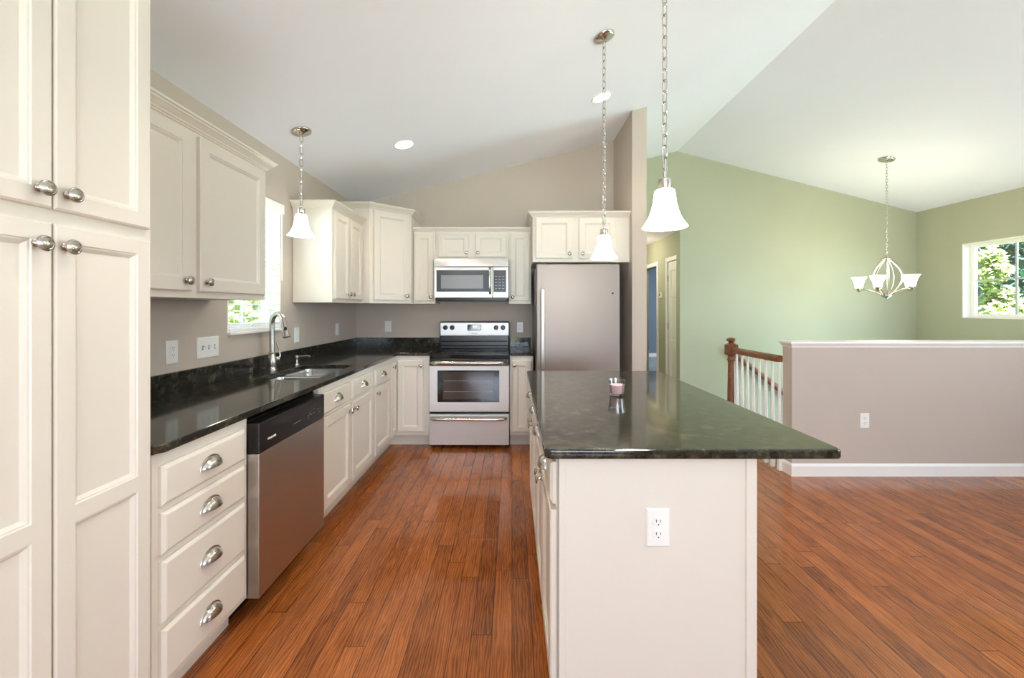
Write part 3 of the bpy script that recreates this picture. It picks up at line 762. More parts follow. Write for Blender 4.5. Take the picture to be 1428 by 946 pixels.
obj('body', lathe(B(), [(0.031, 0.001), (0.031, 0.006), (0.027, 0.012), (0.0285, 0.03), (0.031, 0.055), (0.029, 0.08), (0.022, 0.105), (0.0205, 0.112), (0.023, 0.116), (0.0205, 0.122), (0.017, 0.13)], (FX, FY, TOP), (0, 0, 1), 28, True), M['nickel'], f_, smooth=True)
d = V((0.163, -0.10, 0)).normalized(); R = 0.075
pts = [V((FX, FY, 1.04))]+[V((FX, FY, 1.04+k*0.047)) for k in range(1, 5)]
cz = 1.231; rt = 0.016
for k in range(1, 15):
    a = PI-(PI*0.93)*k/14
    pts.append(V((FX, FY, cz))+d*(R+R*math.cos(a))+V((0, 0, R*math.sin(a))))
obj('spout', tube(B(), pts, rt, 16), M['nickel'], f_, smooth=True)
e_ = pts[-1]; dirn = (pts[-1]-pts[-2]).normalized()
sp = obj('spray_head', lathe(B(), [(0.0165, -0.005), (0.017, 0.0), (0.0185, 0.03), (0.021, 0.07), (0.024, 0.098), (0.024, 0.103), (0.019, 0.105), (0, 0.105)], e_, dirn, 24), M['nickel'], f_, smooth=True)
bm = B(); side = d.cross(V((0, 0, 1))).normalized()
cpos = e_+dirn*0.045+V((0.012, -0.017, 0.0)); lathe(bm, [(0.0, 0.004), (0.006, 0.003), (0.009, 0.0), (0.009, -0.004)], cpos, (0.55, -0.83, 0.1), 16)
for v in bm.verts: v.co = cpos+V(((v.co-cpos).x, (v.co-cpos).y, (v.co-cpos).z*1.7))
obj('spray_button', bm, M['slot'], sp, smooth=True, label='dark spray button')
bm = B(); h0 = V((FX, FY, TOP+0.075)); hd = V((0.55, 0.83, 0)).normalized()
lathe(bm, [(0.016, 0.02), (0.017, 0.036), (0.015, 0.045), (0.0, 0.047)], h0, hd, 16)
tube(bm, [h0+hd*0.04, h0+hd*0.055+V((0, 0, 0.02)), h0+hd*0.05+V((0, 0, 0.06)), h0+hd*0.035+V((0, 0, 0.10)), h0+hd*0.03+V((0, 0, 0.115))], [0.008, 0.008, 0.0065, 0.0055, 0.005], 10)
obj('lever_handle', bm, M['nickel'], f_, smooth=True)
s_ = root('soap_dispenser', (-1.61, 3.03, TOP), 'small nickel soap pump on the granite beside the faucet', 'soap dispenser')
obj('body', lathe(B(), [(0.019, 0.001), (0.019, 0.005), (0.013, 0.011), (0.0095, 0.02), (0.0095, 0.048), (0.0, 0.049)], (-1.61, 3.03, TOP), (0, 0, 1), 18, True), M['nickel'], s_, smooth=True)
bm = B(); lathe(bm, [(0.007, 0.047), (0.014, 0.055), (0.0155, 0.066), (0.012, 0.074), (0, 0.077)], (-1.61, 3.03, TOP), (0, 0, 1), 18)
tube(bm, [(-1.60, 3.03, TOP+0.066), (-1.56, 3.028, TOP+0.07), (-1.515, 3.025, TOP+0.072), (-1.508, 3.025, TOP+0.066)], [0.006, 0.005, 0.0045, 0.004], 10)
obj('pump_head', bm, M['nickel'], s_, smooth=True)

# ------------------------------------------------------------------ dishwasher
XW = -1.075; Y0, Y1 = 1.7225, 2.3195
d_ = root('dishwasher', (-1.4, 2.02, 0), 'stainless dishwasher with a black control panel between the drawers and the sink cabinet', 'dishwasher')
bm = B(); box(bm, XL+0.03, XF-0.012, Y0+0.004, Y1-0.004, 0.10, 0.86); box(bm, XL+0.03, XF-0.09, Y0+0.004, Y1-0.004, 0.0, 0.10)
obj('body', bm, M['black'], d_)
obj('door', box(B(), XF-0.01, XW, Y0, Y1, 0.105, 0.7215, 0.004, seg=2), M['steel_y'], d_, smooth=35)
bm = B()
cpan = obj('control_panel', box(B(), XF-0.01, XW+0.002, Y0, Y1, 0.7225, 0.853, 0.006, seg=2), M['black'], d_, smooth=35)
# curved grip recess
fr = Fr((XW+0.002, (Y0+Y1)/2, 0.825), (0, 1, 0), (1, 0, 0)); bm = B()
ring = [bm.verts.new(fr.pt(0.19*math.cos(PI+PI*k/20), 0.012+0.036*math.sin(PI+PI*k/20), 0.0008)) for k in range(21)]; bm.faces.new(ring)
ring2 = [bm.verts.new(fr.pt(0.18*math.cos(PI+PI*k/20), 0.010+0.03*math.sin(PI+PI*k/20), 0.0012)) for k in range(21)]
obj('grip_recess', bm, M['slot'], cpan)
text(cpan, 'FRIGIDAIRE', 0.0125, Fr((XW+0.0022, Y0+0.088, 0.768), (0, 1, 0), (1, 0, 0)), M['plastic'], 'lettering', 'white lettering', 0.0004)
def mark(parent, *bx, m='mwscreen'): return obj('button_mark', box(B(), *bx), M[m], parent)
for k in range(4): mark(cpan, XW+0.002, XW+0.003, Y0+0.27+0.018*k, Y0+0.28+0.018*k, 0.772, 0.776)
for k in range(3): mark(cpan, XW+0.002, XW+0.003, Y0+0.405+0.016*k, Y0+0.416+0.016*k, 0.774+0.01*(k % 2), 0.778+0.01*(k % 2))
mark(cpan, XW+0.002, XW+0.003, Y0+0.408, Y0+0.414, 0.760, 0.764)
for k in range(2):
    mark(cpan, XW+0.002, XW+0.003, Y0+0.47, Y0+0.477, 0.775+0.02*k, 0.779+0.02*k)
    mark(cpan, XW+0.002, XW+0.003, Y0+0.515+0.022*k, Y0+0.523+0.022*k, 0.782, 0.787)
mark(cpan, XW+0.002, XW+0.003, Y0+0.53, Y0+0.545, 0.766, 0.769)

# ------------------------------------------------------------------ range
RX0, RX1, YRF = -0.790, -0.026, 3.862
r_ = root('electric_range', ((RX0+RX1)/2, 4.2, 0), 'freestanding stainless electric range with a black glass cooktop', 'range')
bm = B(); box(bm, RX0+0.004, RX1-0.004, YRF+0.045, 4.50, 0.03, 0.86, 0.002)
for x in (RX0+0.05, RX1-0.09):
    for y in (YRF+0.07, 4.4): box(bm, x, x+0.04, y, y+0.04, 0.0, 0.031)
obj('body', bm, M['black'], r_)
bm = B()
box(bm, RX0, RX1, YRF+0.012, 4.42, 0.861, 0.905, 0.008, seg=2)
for q in ((RX0+.002, RX1-.002, YRF+0.014, YRF+0.04), (RX0+.002, RX1-.002, 4.38, 4.40)): box(bm, *q, 0.903, 0.914, 0.004, seg=2)
for q in ((RX0+.002, RX0+0.024), (RX1-0.024, RX1-.002)): box(bm, *q, YRF+0.014, 4.40, 0.903, 0.9135, 0.004, seg=2)
ck = obj('cooktop', bm, M['blackglass'], r_, smooth=35, label='glossy black cooktop')
for x, y, rad in ((RX0+0.2, YRF+0.16, 0.1), (RX1-0.2, YRF+0.16, 0.085), (RX0+0.2, YRF+0.39, 0.08), (RX1-0.2, YRF+0.39, 0.1)):
    bm = B()
    for q in (rad, rad*0.62): lathe(bm, [(q, 0.9056), (q-0.002, 0.906), (q-0.004, 0.9056)], (x, y, 0), (0, 0, 1), 36)
    obj('burner_ring', bm, M['mwglass'], ck)
bg = obj('backguard', box(B(), RX0+0.002, RX1-0.002, 4.415, 4.49, 0.9, 1.198, 0.014, seg=3), M['black'], r_, smooth=35)
obj('control_plate', box(B(), RX0+0.01, RX1-0.008, 4.405, 4.418, 1.042, 1.187, 0.008, seg=2), M['steel_h'], bg, smooth=35, label='stainless control plate')
bm = B(); box(bm, RX0+0.02, RX1-0.02, 4.395, 4.416, 0.978, 0.99, 0.005, seg=2); box(bm, RX0+0.01, RX1-0.01, 4.40, 4.416, 0.93, 0.94, 0.004)
obj('backguard_rail', bm, M['blackglass'], bg, smooth=35)  # black glass rails across the lower backguard
def kx(px): return (px-714)/128.3
for px in (621.0, 630.6, 691.8, 701.4):
    bm = B(); lathe(bm, [(0.026, 0), (0.026, 0.004), (0.021, 0.008), (0.019, 0.022), (0.017, 0.026), (0, 0.027)], (kx(px), 4.405, 1.132), (0, -1, 0), 20)
    box(bm, kx(px)-0.004, kx(px)+0.004, 4.372, 4.382, 1.114, 1.15, 0.002)
    obj('knob', bm, M['black'], r_, smooth=35)
dp = obj('clock_display', box(B(), kx(651.8), kx(670.8), 4.400, 4.406, 1.098, 1.165, 0.003), M['blackglass'], r_)
text(dp, '9:01', 0.026, Fr((kx(662.5), 4.3995, 1.143), (1, 0, 0), (0, -1, 0)), M['clock'], 'digits', 'lit green digits', 0.0006)
for k in range(5): mark(dp, kx(653.5+3.4*k), kx(655.4+3.4*k), 4.399, 4.4005, 1.108, 1.114)
text(r_, 'FRIGIDAIRE', 0.013, Fr((kx(661.5), 4.4043, 1.066), (1, 0, 0), (0, -1, 0)), M['slot'], 'lettering', 'small dark lettering')
# oven door
obj('vent_trim', box(B(), RX0+0.002, RX1-0.002, YRF+0.012, YRF+0.05, 0.80, 0.862, 0.006), M['black'], r_)
od = obj('oven_door', box(B(), RX0, RX1, YRF, YRF+0.044, 0.353, 0.793, 0.006, seg=2), M['steel_h'], r_, smooth=35)
obj('door_top', box(B(), RX0+0.001, RX1-0.001, YRF-0.0005, YRF+0.044, 0.7935, 0.855, 0.006, seg=2), M['black'], od, smooth=35)
def rx(px): return (px-714)/146.4
obj('window_frame', box(B(), rx(610), rx(696.3), YRF-0.003, YRF+0.002, 0.446, 0.750, 0.002), M['blackglass'], od)
ow = obj('oven_window', box(B(), rx(617.5), rx(689), YRF-0.0042, YRF-0.001, 0.475, 0.735, 0.001), M['ovenglass'], od, label='smoked brown oven glass')
bm = B()
for z in (0.545, 0.648): box(bm, rx(619), rx(687.5), YRF-0.0046, YRF-0.004, z, z+0.004)
obj('rack', bm, M['mwscreen'], ow)
def bar(parent, x0, x1, y, z, r, out, name='handle'):
    n = 18; pts = []; rs = []
    for k in range(n+1):
        t = k/n; e = min(t, 1-t)*2
        s = min(1.0, e/0.16); s = math.sin(s*PI/2)
        pts.append((x0+(x1-x0)*t, y-out*s, z)); rs.append(r*(0.75+0.25*s))
    return obj(name, tube(B(), pts, rs, 12, flat=1.0), M['chrome'], parent, smooth=True, label='polished bar handle')
bar(od, rx(600.5), rx(706), YRF-0.002, 0.826, 0.019, 0.045)
dr = obj('storage_drawer', box(B(), RX0+0.001, RX1-0.001, YRF, YRF+0.044, 0.036, 0.329, 0.006, seg=2), M['steel_h'], r_, smooth=35)
bar(dr, rx(600.5), rx(706.5), YRF-0.002, 0.293, 0.016, 0.04)

# ------------------------------------------------------------------ microwave
YM = 4.13; MX0, MX1 = -0.792, -0.035
def mx_(px): return (px-714)/136.8
def mz(py): return CAM_Z+(430-py)/136.8
m_ = root('microwave_oven', (-0.41, 4.3, 1.43), 'stainless over-the-range microwave hung beneath the short two-door cabinet', 'microwave')
obj('body', box(B(), MX0+0.004, MX1-0.004, YM+0.03, YB-0.005, 1.434, 1.848, 0.003), M['black'], m_)
# bowed vent hood strip
bm = B(); n = 16; rows = []
for k in range(n+1):
    t = k/n; x = MX0+(MX1-MX0)*t; bow = 0.03*(1-(2*t-1)**2)
    rows.append([bm.verts.new((x, YM+0.03, 1.848)), bm.verts.new((x, YM+0.012-bow*0.3, 1.848)), bm.verts.new((x, YM-bow, 1.768)), bm.verts.new((x, YM+0.03, 1.768))])
for k in range(n): bridge(bm, rows[k], rows[k+1])
bm.faces.new(rows[0]); bm.faces.new(rows[-1][::-1])
obj('vent_strip', bm, M['steel_h'], m_, smooth=35)
md = obj('door', box(B(), MX0, mx_(686.6), YM, YM+0.03, mz(415.5), 1.765, 0.006, seg=2), M['steel_h'], m_, smooth=35)
obj('door_glass', box(B(), mx_(608.8), mx_(683), YM-0.003, YM+0.002, mz(407), mz(377), 0.001), M['mwglass'], md, label='dark glass')
obj('viewing_window', box(B(), mx_(615), mx_(673.7), YM-0.0042, YM-0.001, mz(402.6), mz(384), 0.0005), M['mwscreen'], md, label='grey mesh window')
hp = [(mx_(683.5), YM-0.003, mz(373.5)), (mx_(683.5), YM-0.028, mz(376.5)), (mx_(683.5), YM-0.036, mz(381)), (mx_(683.5), YM-0.038, mz(391)), (mx_(683.5), YM-0.036, mz(401)), (mx_(683.5), YM-0.028, mz(406)), (mx_(683.5), YM-0.003, mz(409.5))]
obj('handle', tube(B(), hp, 0.013, 12), M['chrome'], md, smooth=True, label='polished bar handle')
mp_ = obj('control_panel', box(B(), mx_(687.2), MX1, YM, YM+0.03, mz(415.5), 1.765, 0.006, seg=2), M['steel_h'], m_, smooth=35)
kp = obj('keypad', box(B(), mx_(688.3), mx_(705.8), YM-0.002, YM+0.002, mz(407.5), mz(377), 0.001), M['mwglass'], mp_, label='dark glass keypad')
for i in range(3):
    for j in range(5): mark(kp, mx_(690.3+5.0*i), mx_(693.3+5.0*i), YM-0.0026, YM-0.0018, mz(403-4.2*j), mz(402-4.2*j))
text(md, 'FRIGIDAIRE', 0.0145, Fr((mx_(645.5), YM-0.0008, mz(411.2)), (1, 0, 0), (0, -1, 0)), M['slot'], 'lettering', 'small dark lettering')
obj('bottom_grille', box(B(), MX0+0.02, MX1-0.02, YM+0.02, YB-0.05, 1.418, 1.436, 0.004), M['black'], m_)

# ------------------------------------------------------------------ refrigerator
GY = 3.64; GX0, GX1 = 0.219, 0.970
g_ = root('refrigerator', (0.6, 4.0, 0), 'tall stainless bottom-freezer refrigerator between the cabinets and the partition wall', 'refrigerator')
obj('body', box(B(), GX0+0.006, GX1-0.006, GY+0.075, 4.45, 0.03, 1.725, 0.004), plain('dark_grey_enamel', (92, 90, 88), 0.4), g_)
gd = obj('door', box(B(), GX0, GX1, GY, GY+0.07, 0.70, 1.742, 0.012, seg=3), M['steel_v'], g_, smooth=35)
fd = obj('freezer_drawer', box(B(), GX0, GX1, GY, GY+0.07, 0.08, 0.692, 0.012, seg=3), M['steel_v'], g_, smooth=35)
obj('kickplate', box(B(), GX0+0.02, GX1-0.02, GY+0.05, GY+0.10, 0.0, 0.075, 0.003), M['black'], g_)
bm = B(); hx = GX0+0.055; box(bm, hx-0.016, hx+0.016, GY-0.052, GY-0.03, 0.80, 1.512, 0.006, seg=2)
for z in (0.83, 1.45): box(bm, hx-0.012, hx+0.012, GY-0.032, GY+0.001, z, z+0.035, 0.002)
obj('handle', bm, M['handle'], gd, smooth=35, label='tall flat bar handle')
bm = B(); box(bm, GX0+0.08, GX1-0.08, GY-0.05, GY-0.03, 0.60, 0.63, 0.006, seg=2)
for x in (GX0+0.12, GX1-0.15): box(bm, x, x+0.03, GY-0.032, GY+0.001, 0.603, 0.627, 0.002)
obj('handle', bm, M['chrome'], fd, smooth=35)
obj('badge', lathe(B(), [(0.0085, 0), (0.0085, 0.002), (0, 0.0025)], (0.905, GY, 1.477), (0, -1, 0), 16), M['slot'], gd, label='tiny dark round mark')
for x in (GX0+0.03, GX1-0.09): obj('hinge_cover', box(B(), x, x+0.06, GY+0.02, GY+0.1, 1.726, 1.752, 0.004), M['black'], g_)

# ------------------------------------------------------------------ candle
cx, cy = 0.516, 1.995
k_ = root('candle', (cx, cy, TOP), 'pink wax candle in a clear flared glass on the island', 'candle')
obj('glass_cup', lathe(B(), [(0, 0.001), (0.032, 0.001), (0.034, 0.004), (0.0375, 0.04), (0.0425, 0.078), (0.0405, 0.078), (0.0357, 0.04), (0.032, 0.011), (0, 0.010)], (cx, cy, TOP), (0, 0, 1), 32), M['cup'], k_, smooth=True, label='clear glass')
obj('wax', lathe(B(), [(0, 0.012), (0.031, 0.012), (0.0348, 0.04), (0.0365, 0.053), (0.0, 0.054)], (cx, cy, TOP), (0, 0, 1), 32), M['wax'], k_, smooth=True, label='pink wax')
obj('wick', tube(B(), [(cx, cy, TOP+0.05), (cx, cy, TOP+0.06), (cx+0.001, cy, TOP+0.066)], 0.001, 6), M['slot'], k_)

# ------------------------------------------------------------------ lamps
def chain(bm, x, y, z0, z1, L=0.052, w=0.02, r=0.0026):
    step = L-0.009; n = max(1, int(round((z1-z0)/step))); step = (z1-z0)/n
    for i in range(n):
        zm = z0+step*(i+0.5); a = (i % 2)*PI/2+0.5
        e = V((math.cos(a), math.sin(a), 0)); pts = []
        hl = L/2-w/2
        for k in range(12):
            t = 2*PI*k/12
            zz = (w/2)*math.sin(t)+(hl if math.sin(t) >= -1e-6 else -hl)
            pts.append(V((x, y, zm))+e*(w/2)*math.cos(t)+V((0, 0, zz)))
        tube(bm, pts, r, 5, closed=True)
    return bm
def canopy(parent, x, y, r=0.066):
    sl = 0.25 if x < XRIDGE else -(ZRIDGE-ZRIGHT)/(XR-XRIDGE)
    n = V((sl, 0, -1)).normalized(); c0 = V((x, y, zc(x)+0.0))
    return obj('canopy', lathe(B(), [(r, 0.0), (r, 0.004), (r*0.96, 0.010), (r*0.8, 0.016), (r*0.35, 0.022), (0.010, 0.026), (0.009, 0.034), (0, 0.036)], c0, n, 28, True), M['chrome'], parent, smooth=True), zc(x)-0.03
def pendant(x, y, zb, label, power=16, dia=0.17, h=0.146, gm='shade'):
    p = root('pendant_light', (x, y, zc(x)), label, 'pendant light', 'bell-shaped pendant lights')
    _, zcan = canopy(p, x, y)
    zt = zb+h
    bm = B(); lathe(bm, [(0.007, 0.075), (0.008, 0.062), (0.006, 0.05), (0.012, 0.046), (0.0245, 0.040), (0.0245, 0.008), (0.022, 0.004), (0.022, -0.004)], (x, y, zt), (0, 0, 1), 22, True)
    tube(bm, [V((x, y, zt+0.083))+V((0.009*math.cos(2*PI*k/10), 0, 0.011*math.sin(2*PI*k/10))) for k in range(10)], 0.0022, 6, closed=True)
    obj('socket_cup', bm, M['chrome'], p, smooth=True)
    obj('chain', chain(B(), x, y, zt+0.085, zcan), M['chrome'], p, smooth=True)
    obj('cord', tube(B(), [(x+0.003, y, zt+0.07), (x+0.003, y, (zt+zcan)/2), (x+0.002, y, zcan)], 0.0018, 6), M['plastic'], p)
    R = dia/2
    prof = [(0.0, h+0.001), (0.030, h), (0.0365, h-0.004), (0.039, h-0.02), (0.043, h-0.05), (0.050, h-0.08), (0.061, h-0.11), (0.074, h-0.132), (R, 0.0), (R-0.003, 0.0), (0.071, h-0.13), (0.058, h-0.11), (0.046, h-0.08), (0.039, h-0.05), (0.034, h-0.012), (0, h-0.008)]
    obj('glass_shade', lathe(B(), prof, (x, y, zb), (0, 0, 1), 36), M[gm], p, smooth=True, label='lit white glass bell')
    bl = light('pendant_bulb', 'POINT', (x, y, zb+0.035), power, WARM, radius=0.03)
    bl.parent = p; bl.location = (0, 0, zb+0.035-zc(x))
pendant(-1.455, 2.797, 1.843, 'white bell pendant light on a chain over the sink, by the window', 1.3, 0.176, gm='shade_s')
pendant(0.586, 2.58, 1.658, 'white bell pendant over the far end of the island, in front of the refrigerator', 2.5)
pendant(0.598, 1.587, 1.66, 'white bell pendant over the near end of the island, largest in view', 2.5)
def downlight(x, y, label, pw=16, col=(1.0, 0.8, 0.58), cone=125):
    z = zc(x); sl = 0.25; n = V((sl, 0, -1)).normalized(); c0 = V((x, y, z))
    p = root('recessed_light', (x, y, z), label, 'ceiling light', 'recessed ceiling lights')
    obj('trim_ring', lathe(B(), [(0.088, 0.0), (0.088, 0.003), (0.078, 0.006), (0.072, 0.004), (0.072, -0.0)], c0, n, 36), M['trim'], p, smooth=True)
    obj('lens', lathe(B(), [(0.073, 0.0025), (0.05, 0.0035), (0, 0.004)], c0, n, 36), M['disc'], p, smooth=True, label='glowing lens')
    o = light('recessed_bulb', 'SPOT', (x, y, z-0.03), pw, col, target=(x, y, 0), radius=0.06, spot=math.radians(cone), blend=0.8)
    o.parent = p; o.location = (0, 0, -0.03)
downlight(-0.897, 3.367, 'round recessed ceiling light above the sink end of the kitchen, alone on bare ceiling')
downlight(0.754, 3.41, 'round recessed ceiling light beside the far island pendant canopy, near the partition wall')
downlight(-0.3, 1.25, 'unseen recessed fill light added over the near end of the kitchen aisle, above the drawers', 45, (1.0, 0.9, 0.76), 95)  # out-of-view downlight added to brighten the aisle floor
# chandelier
hx, hy = 4.176, 4.516
c_ = root('chandelier', (hx, hy, zc(hx)), 'five-light nickel chandelier with upturned cream glass shades on a long chain', 'chandelier')
_, zcan = canopy(c_, hx, hy, 0.075)
ZT, ZB = 1.905, 1.455
obj('chain', chain(B(), hx, hy, ZT+0.03, zcan, 0.042, 0.017, 0.0022), M['chrome'], c_, smooth=True)
obj('top_cap', lathe(B(), [(0.006, 0.035), (0.006, 0.02), (0.02, 0.016), (0.042, 0.006), (0.044, 0), (0, -0.002)], (hx, hy, ZT-0.01), (0, 0, 1), 24, True), M['nickel'], c_, smooth=True)
obj('bottom_hub', lathe(B(), [(0.046, 0.035), (0.048, 0.028), (0.036, 0.012), (0.014, 0.0), (0.009, -0.008), (0.0, -0.014)], (hx, hy, ZB), (0, 0, 1), 24, True), M['nickel'], c_, smooth=True)
obj('stem', tube(B(), [(hx, hy, ZB+0.03), (hx, hy, ZT-0.01)], 0.006, 8), M['nickel'], c_, smooth=True)
for k in range(5):
    a = math.radians(72*k+20)
    e = V((math.cos(a), math.sin(a), 0)); ctr = V((hx, hy, 0))
    pts = []
    for q in range(15):
        t = q/14
        pts.append(ctr+e*(0.025+0.105*math.sin(PI*t)**0.9)+V((0, 0, ZB+0.03+(ZT-0.02-ZB-0.03)*t)))
    obj('cage_strap', tube(B(), pts, 0.0085, 8, flat=0.4), M['nickel'], c_, smooth=True)
for k in range(5):
    a = math.radians(72*k-6)
    e = V((math.cos(a), math.sin(a), 0)); ctr = V((hx, hy, 0)); zcup = 1.562
    pts = [ctr+e*(0.03+0.215*t)+V((0, 0, ZB+0.03+(zcup-ZB-0.035)*math.sin(min(1, t*1.15)*PI/2)-0.012*max(0, t-0.75)*4)) for t in [q/12 for q in range(13)]]
    ar = obj('arm', tube(B(), pts, 0.0065, 8), M['nickel'], c_, smooth=True)
    c0 = ctr+e*0.235+V((0, 0, zcup-0.012))
    obj('cup', lathe(B(), [(0.008, -0.02), (0.018, -0.014), (0.02, -0.004), (0.012, 0.002), (0.026, 0.012), (0.028, 0.03), (0.0, 0.03)], c0, (0, 0, 1), 18, True), M['nickel'], ar, smooth=True)
    h = 0.125; zb = 0.024
    prof = [(0.0, zb), (0.03, zb), (0.036, zb+0.012), (0.04, zb+0.04), (0.048, zb+0.075), (0.06, zb+0.105), (0.072, zb+h), (0.069, zb+h), (0.056, zb+0.103), (0.044, zb+0.075), (0.036, zb+0.04), (0.03, zb+0.012), (0.0, zb+0.008)]
    obj('glass_shade', lathe(B(), prof, c0, (0, 0, 1), 24), M['shade_c'], ar, smooth=True, label='lit cream glass shade')
bl = light('chandelier_glow', 'POINT', (0, 0, 0), 20, (1, 0.86, 0.62), radius=0.16); bl.parent = c_; bl.location = (0, 0, 1.78-zc(hx))

# ------------------------------------------------------------------ outlets and switches
def plate(kind, pos, u, n, label, group=None, gangs=1):
    fr = Fr(pos, u, n)
    nm = 'power_outlet' if kind == 'outlet' else 'light_switch'
    r = root(nm, pos, label, 'outlet' if kind == 'outlet' else 'light switch', group)
    w = 0.036 if gangs == 1 else 0.083; h = 0.0595
    bm = B(); rr_ = [ring_rect(bm, fr, -w+d, w-d, -h+d, h-d, c) for d, c in ((0, 0), (0, 0.003), (0.004, 0.006), (0.006, 0.0065))]
    for q in range(3): bridge(bm, rr_[q], rr_[q+1])
    bm.faces.new(rr_[-1]); bm.faces.new(rr_[0][::-1])
    obj('cover_plate', bm, M['plastic'], r)
    if kind == 'outlet':
        for s in (-1, 1):
            cp = fr.pt(0, s*0.0195, 0.006); bm = B()
            ring0 = []; ring1 = []
            for k in range(24):
                t = 2*PI*k/24; a, b = 0.0172*math.cos(t), max(-0.0135, min(0.0135, 0.0172*math.sin(t)))
                ring0.append(bm.verts.new(fr.pt(a, s*0.0195+b, 0.006))); ring1.append(bm.verts.new(fr.pt(a*0.96, s*0.0195+b*0.96, 0.009)))
            bridge(bm, ring0, ring1); bm.faces.new(ring1)
            rc = obj('receptacle', bm, M['plastic'], r)
            bm = B()
            for a, hh in ((-0.0065, 0.0045), (0.0065, 0.0035)):
                bm.faces.new([bm.verts.new(fr.pt(a+i*0.0011, s*0.0195+0.004+j*hh, 0.0093)) for i, j in ((-1, -1), (1, -1), (1, 1), (-1, 1))])
            bm.faces.new([bm.verts.new(fr.pt(0.0024*math.cos(2*PI*k/10), s*0.0195-0.0075+0.0024*math.sin(2*PI*k/10), 0.0093)) for k in range(10)])
            obj('slot', bm, M['slot'], rc, label='dark socket slots')
    elif kind == 'rocker':
        bm = B(); vs = [fr.pt(a, b, c) for a in (-0.0165, 0.0165) for (b, c) in ((-0.033, 0.0055), (-0.033, 0.0065), (0.0, 0.0075), (0.033, 0.0115), (0.033, 0.0055))]
        A5 = [bm.verts.new(v) for v in vs[:5]]; B5 = [bm.verts.new(v) for v in vs[5:]]
        bm.faces.new(A5); bm.faces.new(B5[::-1]); bridge(bm, A5, B5)
        obj('rocker', bm, M['plastic'], r)
    else:
        for k in range(gangs):
            a = (k-(gangs-1)/2)*0.046
            bm = B(); bm.faces.new(ring_rect(bm, fr, a-0.0055, a+0.0055, -0.012, 0.012, 0.0068))
            sl = obj('toggle_slot', bm, M['mwscreen'], r)
            up = 1 if k < 2 else -1
            bm = B(); r0 = ring_rect(bm, fr, a-0.0045, a+0.0045, -0.005, 0.005, 0.006); r1 = ring_rect(bm, fr, a-0.0038, a+0.0038, up*0.011-0.003, up*0.011+0.003, 0.020)
            bridge(bm, r0, r1); bm.faces.new(r1)
            obj('toggle', bm, M['plastic'], sl)
    return r
LU, LN = (0, 1, 0), (1, 0, 0); BU, BN = (1, 0, 0), (0, -1, 0)
plate('outlet', (XL+0.0003, 2.07, 1.118), LU, LN, 'white duplex outlet on the backsplash wall beside the tall pantry')
plate('toggle', (XL+0.0003, 2.316, 1.12), LU, LN, 'wide white plate of three toggle switches between the outlet and the window', None, 3)
plate('rocker', (XL+0.0003, 3.27, 1.128), LU, LN, 'white rocker switch on the wall just right of the faucet')
plate('outlet', (XL+0.0003, 4.03, 1.132), LU, LN, 'white outlet under the white-ended wall cabinet near the corner')
plate('rocker', (-1.386, YB-0.0003, 1.139), BU, BN, 'white rocker switch on the back wall under the diagonal corner cabinet')
plate('outlet', (0.09, YB-0.0003, 1.13), BU, BN, 'white outlet between the range and the refrigerator')
plate('outlet', (0.453, IY0-0.0003, 0.661), BU, BN, 'white duplex outlet on the end panel of the island')
plate('outlet', (2.82, HW[1]-0.0003, 0.443), BU, BN, 'white outlet low on the beige half wall')

# ------------------------------------------------------------------ window blind
b_ = root('window_blind', (XL, 2.76, 1.18), 'white horizontal slat blind in the kitchen window over the sink', 'blind')
obj('valance', box(B(), XL-0.02, XL+0.022, 2.468, 3.062, 2.05, 2.122, 0.004), M['blind'], b_)
bm = B(); nsl = 19
for k in range(nsl):
    z = 1.238+0.0435*k; t = math.radians(8)
    xa, xb = XL-0.046, XL+0.002
    vs = []
    for i in range(4):
        q = i/3; x = xa+(xb-xa)*q; zz = z+0.003*math.sin(PI*q)+math.sin(t)*(q-0.5)*0.048
        vs.append((x, zz))
    a0, a1 = 2.492, 3.034
    top = [[bm.verts.new((x, y, zz+0.0012)) for x, zz in vs] for y in (a0, a1)]; bot = [[bm.verts.new((x, y, zz-0.0012)) for x, zz in vs] for y in (a0, a1)]
    for i in range(3):
        bm.faces.new((top[0][i], top[0][i+1], top[1][i+1], top[1][i])); bm.faces.new((bot[0][i], bot[1][i], bot[1][i+1], bot[0][i+1]))
    for q in (0, 1):
        for i in range(3): bm.faces.new((top[q][i], bot[q][i], bot[q][i+1], top[q][i+1]))
    for q in (0, 3): bm.faces.new((top[0][q], top[1][q], bot[1][q], bot[0][q]))
obj('slats', bm, M['blind'], b_)
bm = B()
for y in (2.60, 2.78, 2.93):
    for x in (XL-0.044, XL+0.001): tube(bm, [(x, y, 1.20), (x, y, 2.055)], 0.0012, 5)
obj('ladder_cord', bm, M['blind'], b_)
bm = B(); box(bm, XL-0.05, XL+0.008, 2.488, 3.04, 1.194, 1.214, 0.004)
obj('bottom_rail', bm, M['blind'], b_)
bm = B(); box(bm, XL-0.13, XL+0.02, 2.478, 3.045, 1.176, 1.1935, 0.003)
struct('trim_2', bm, M['trim'])
obj('tilt_wand', tube(B(), [(XL+0.026, 3.02, 2.05), (XL+0.026, 3.02, 1.55)], 0.0035, 8), M['blind'], b_)

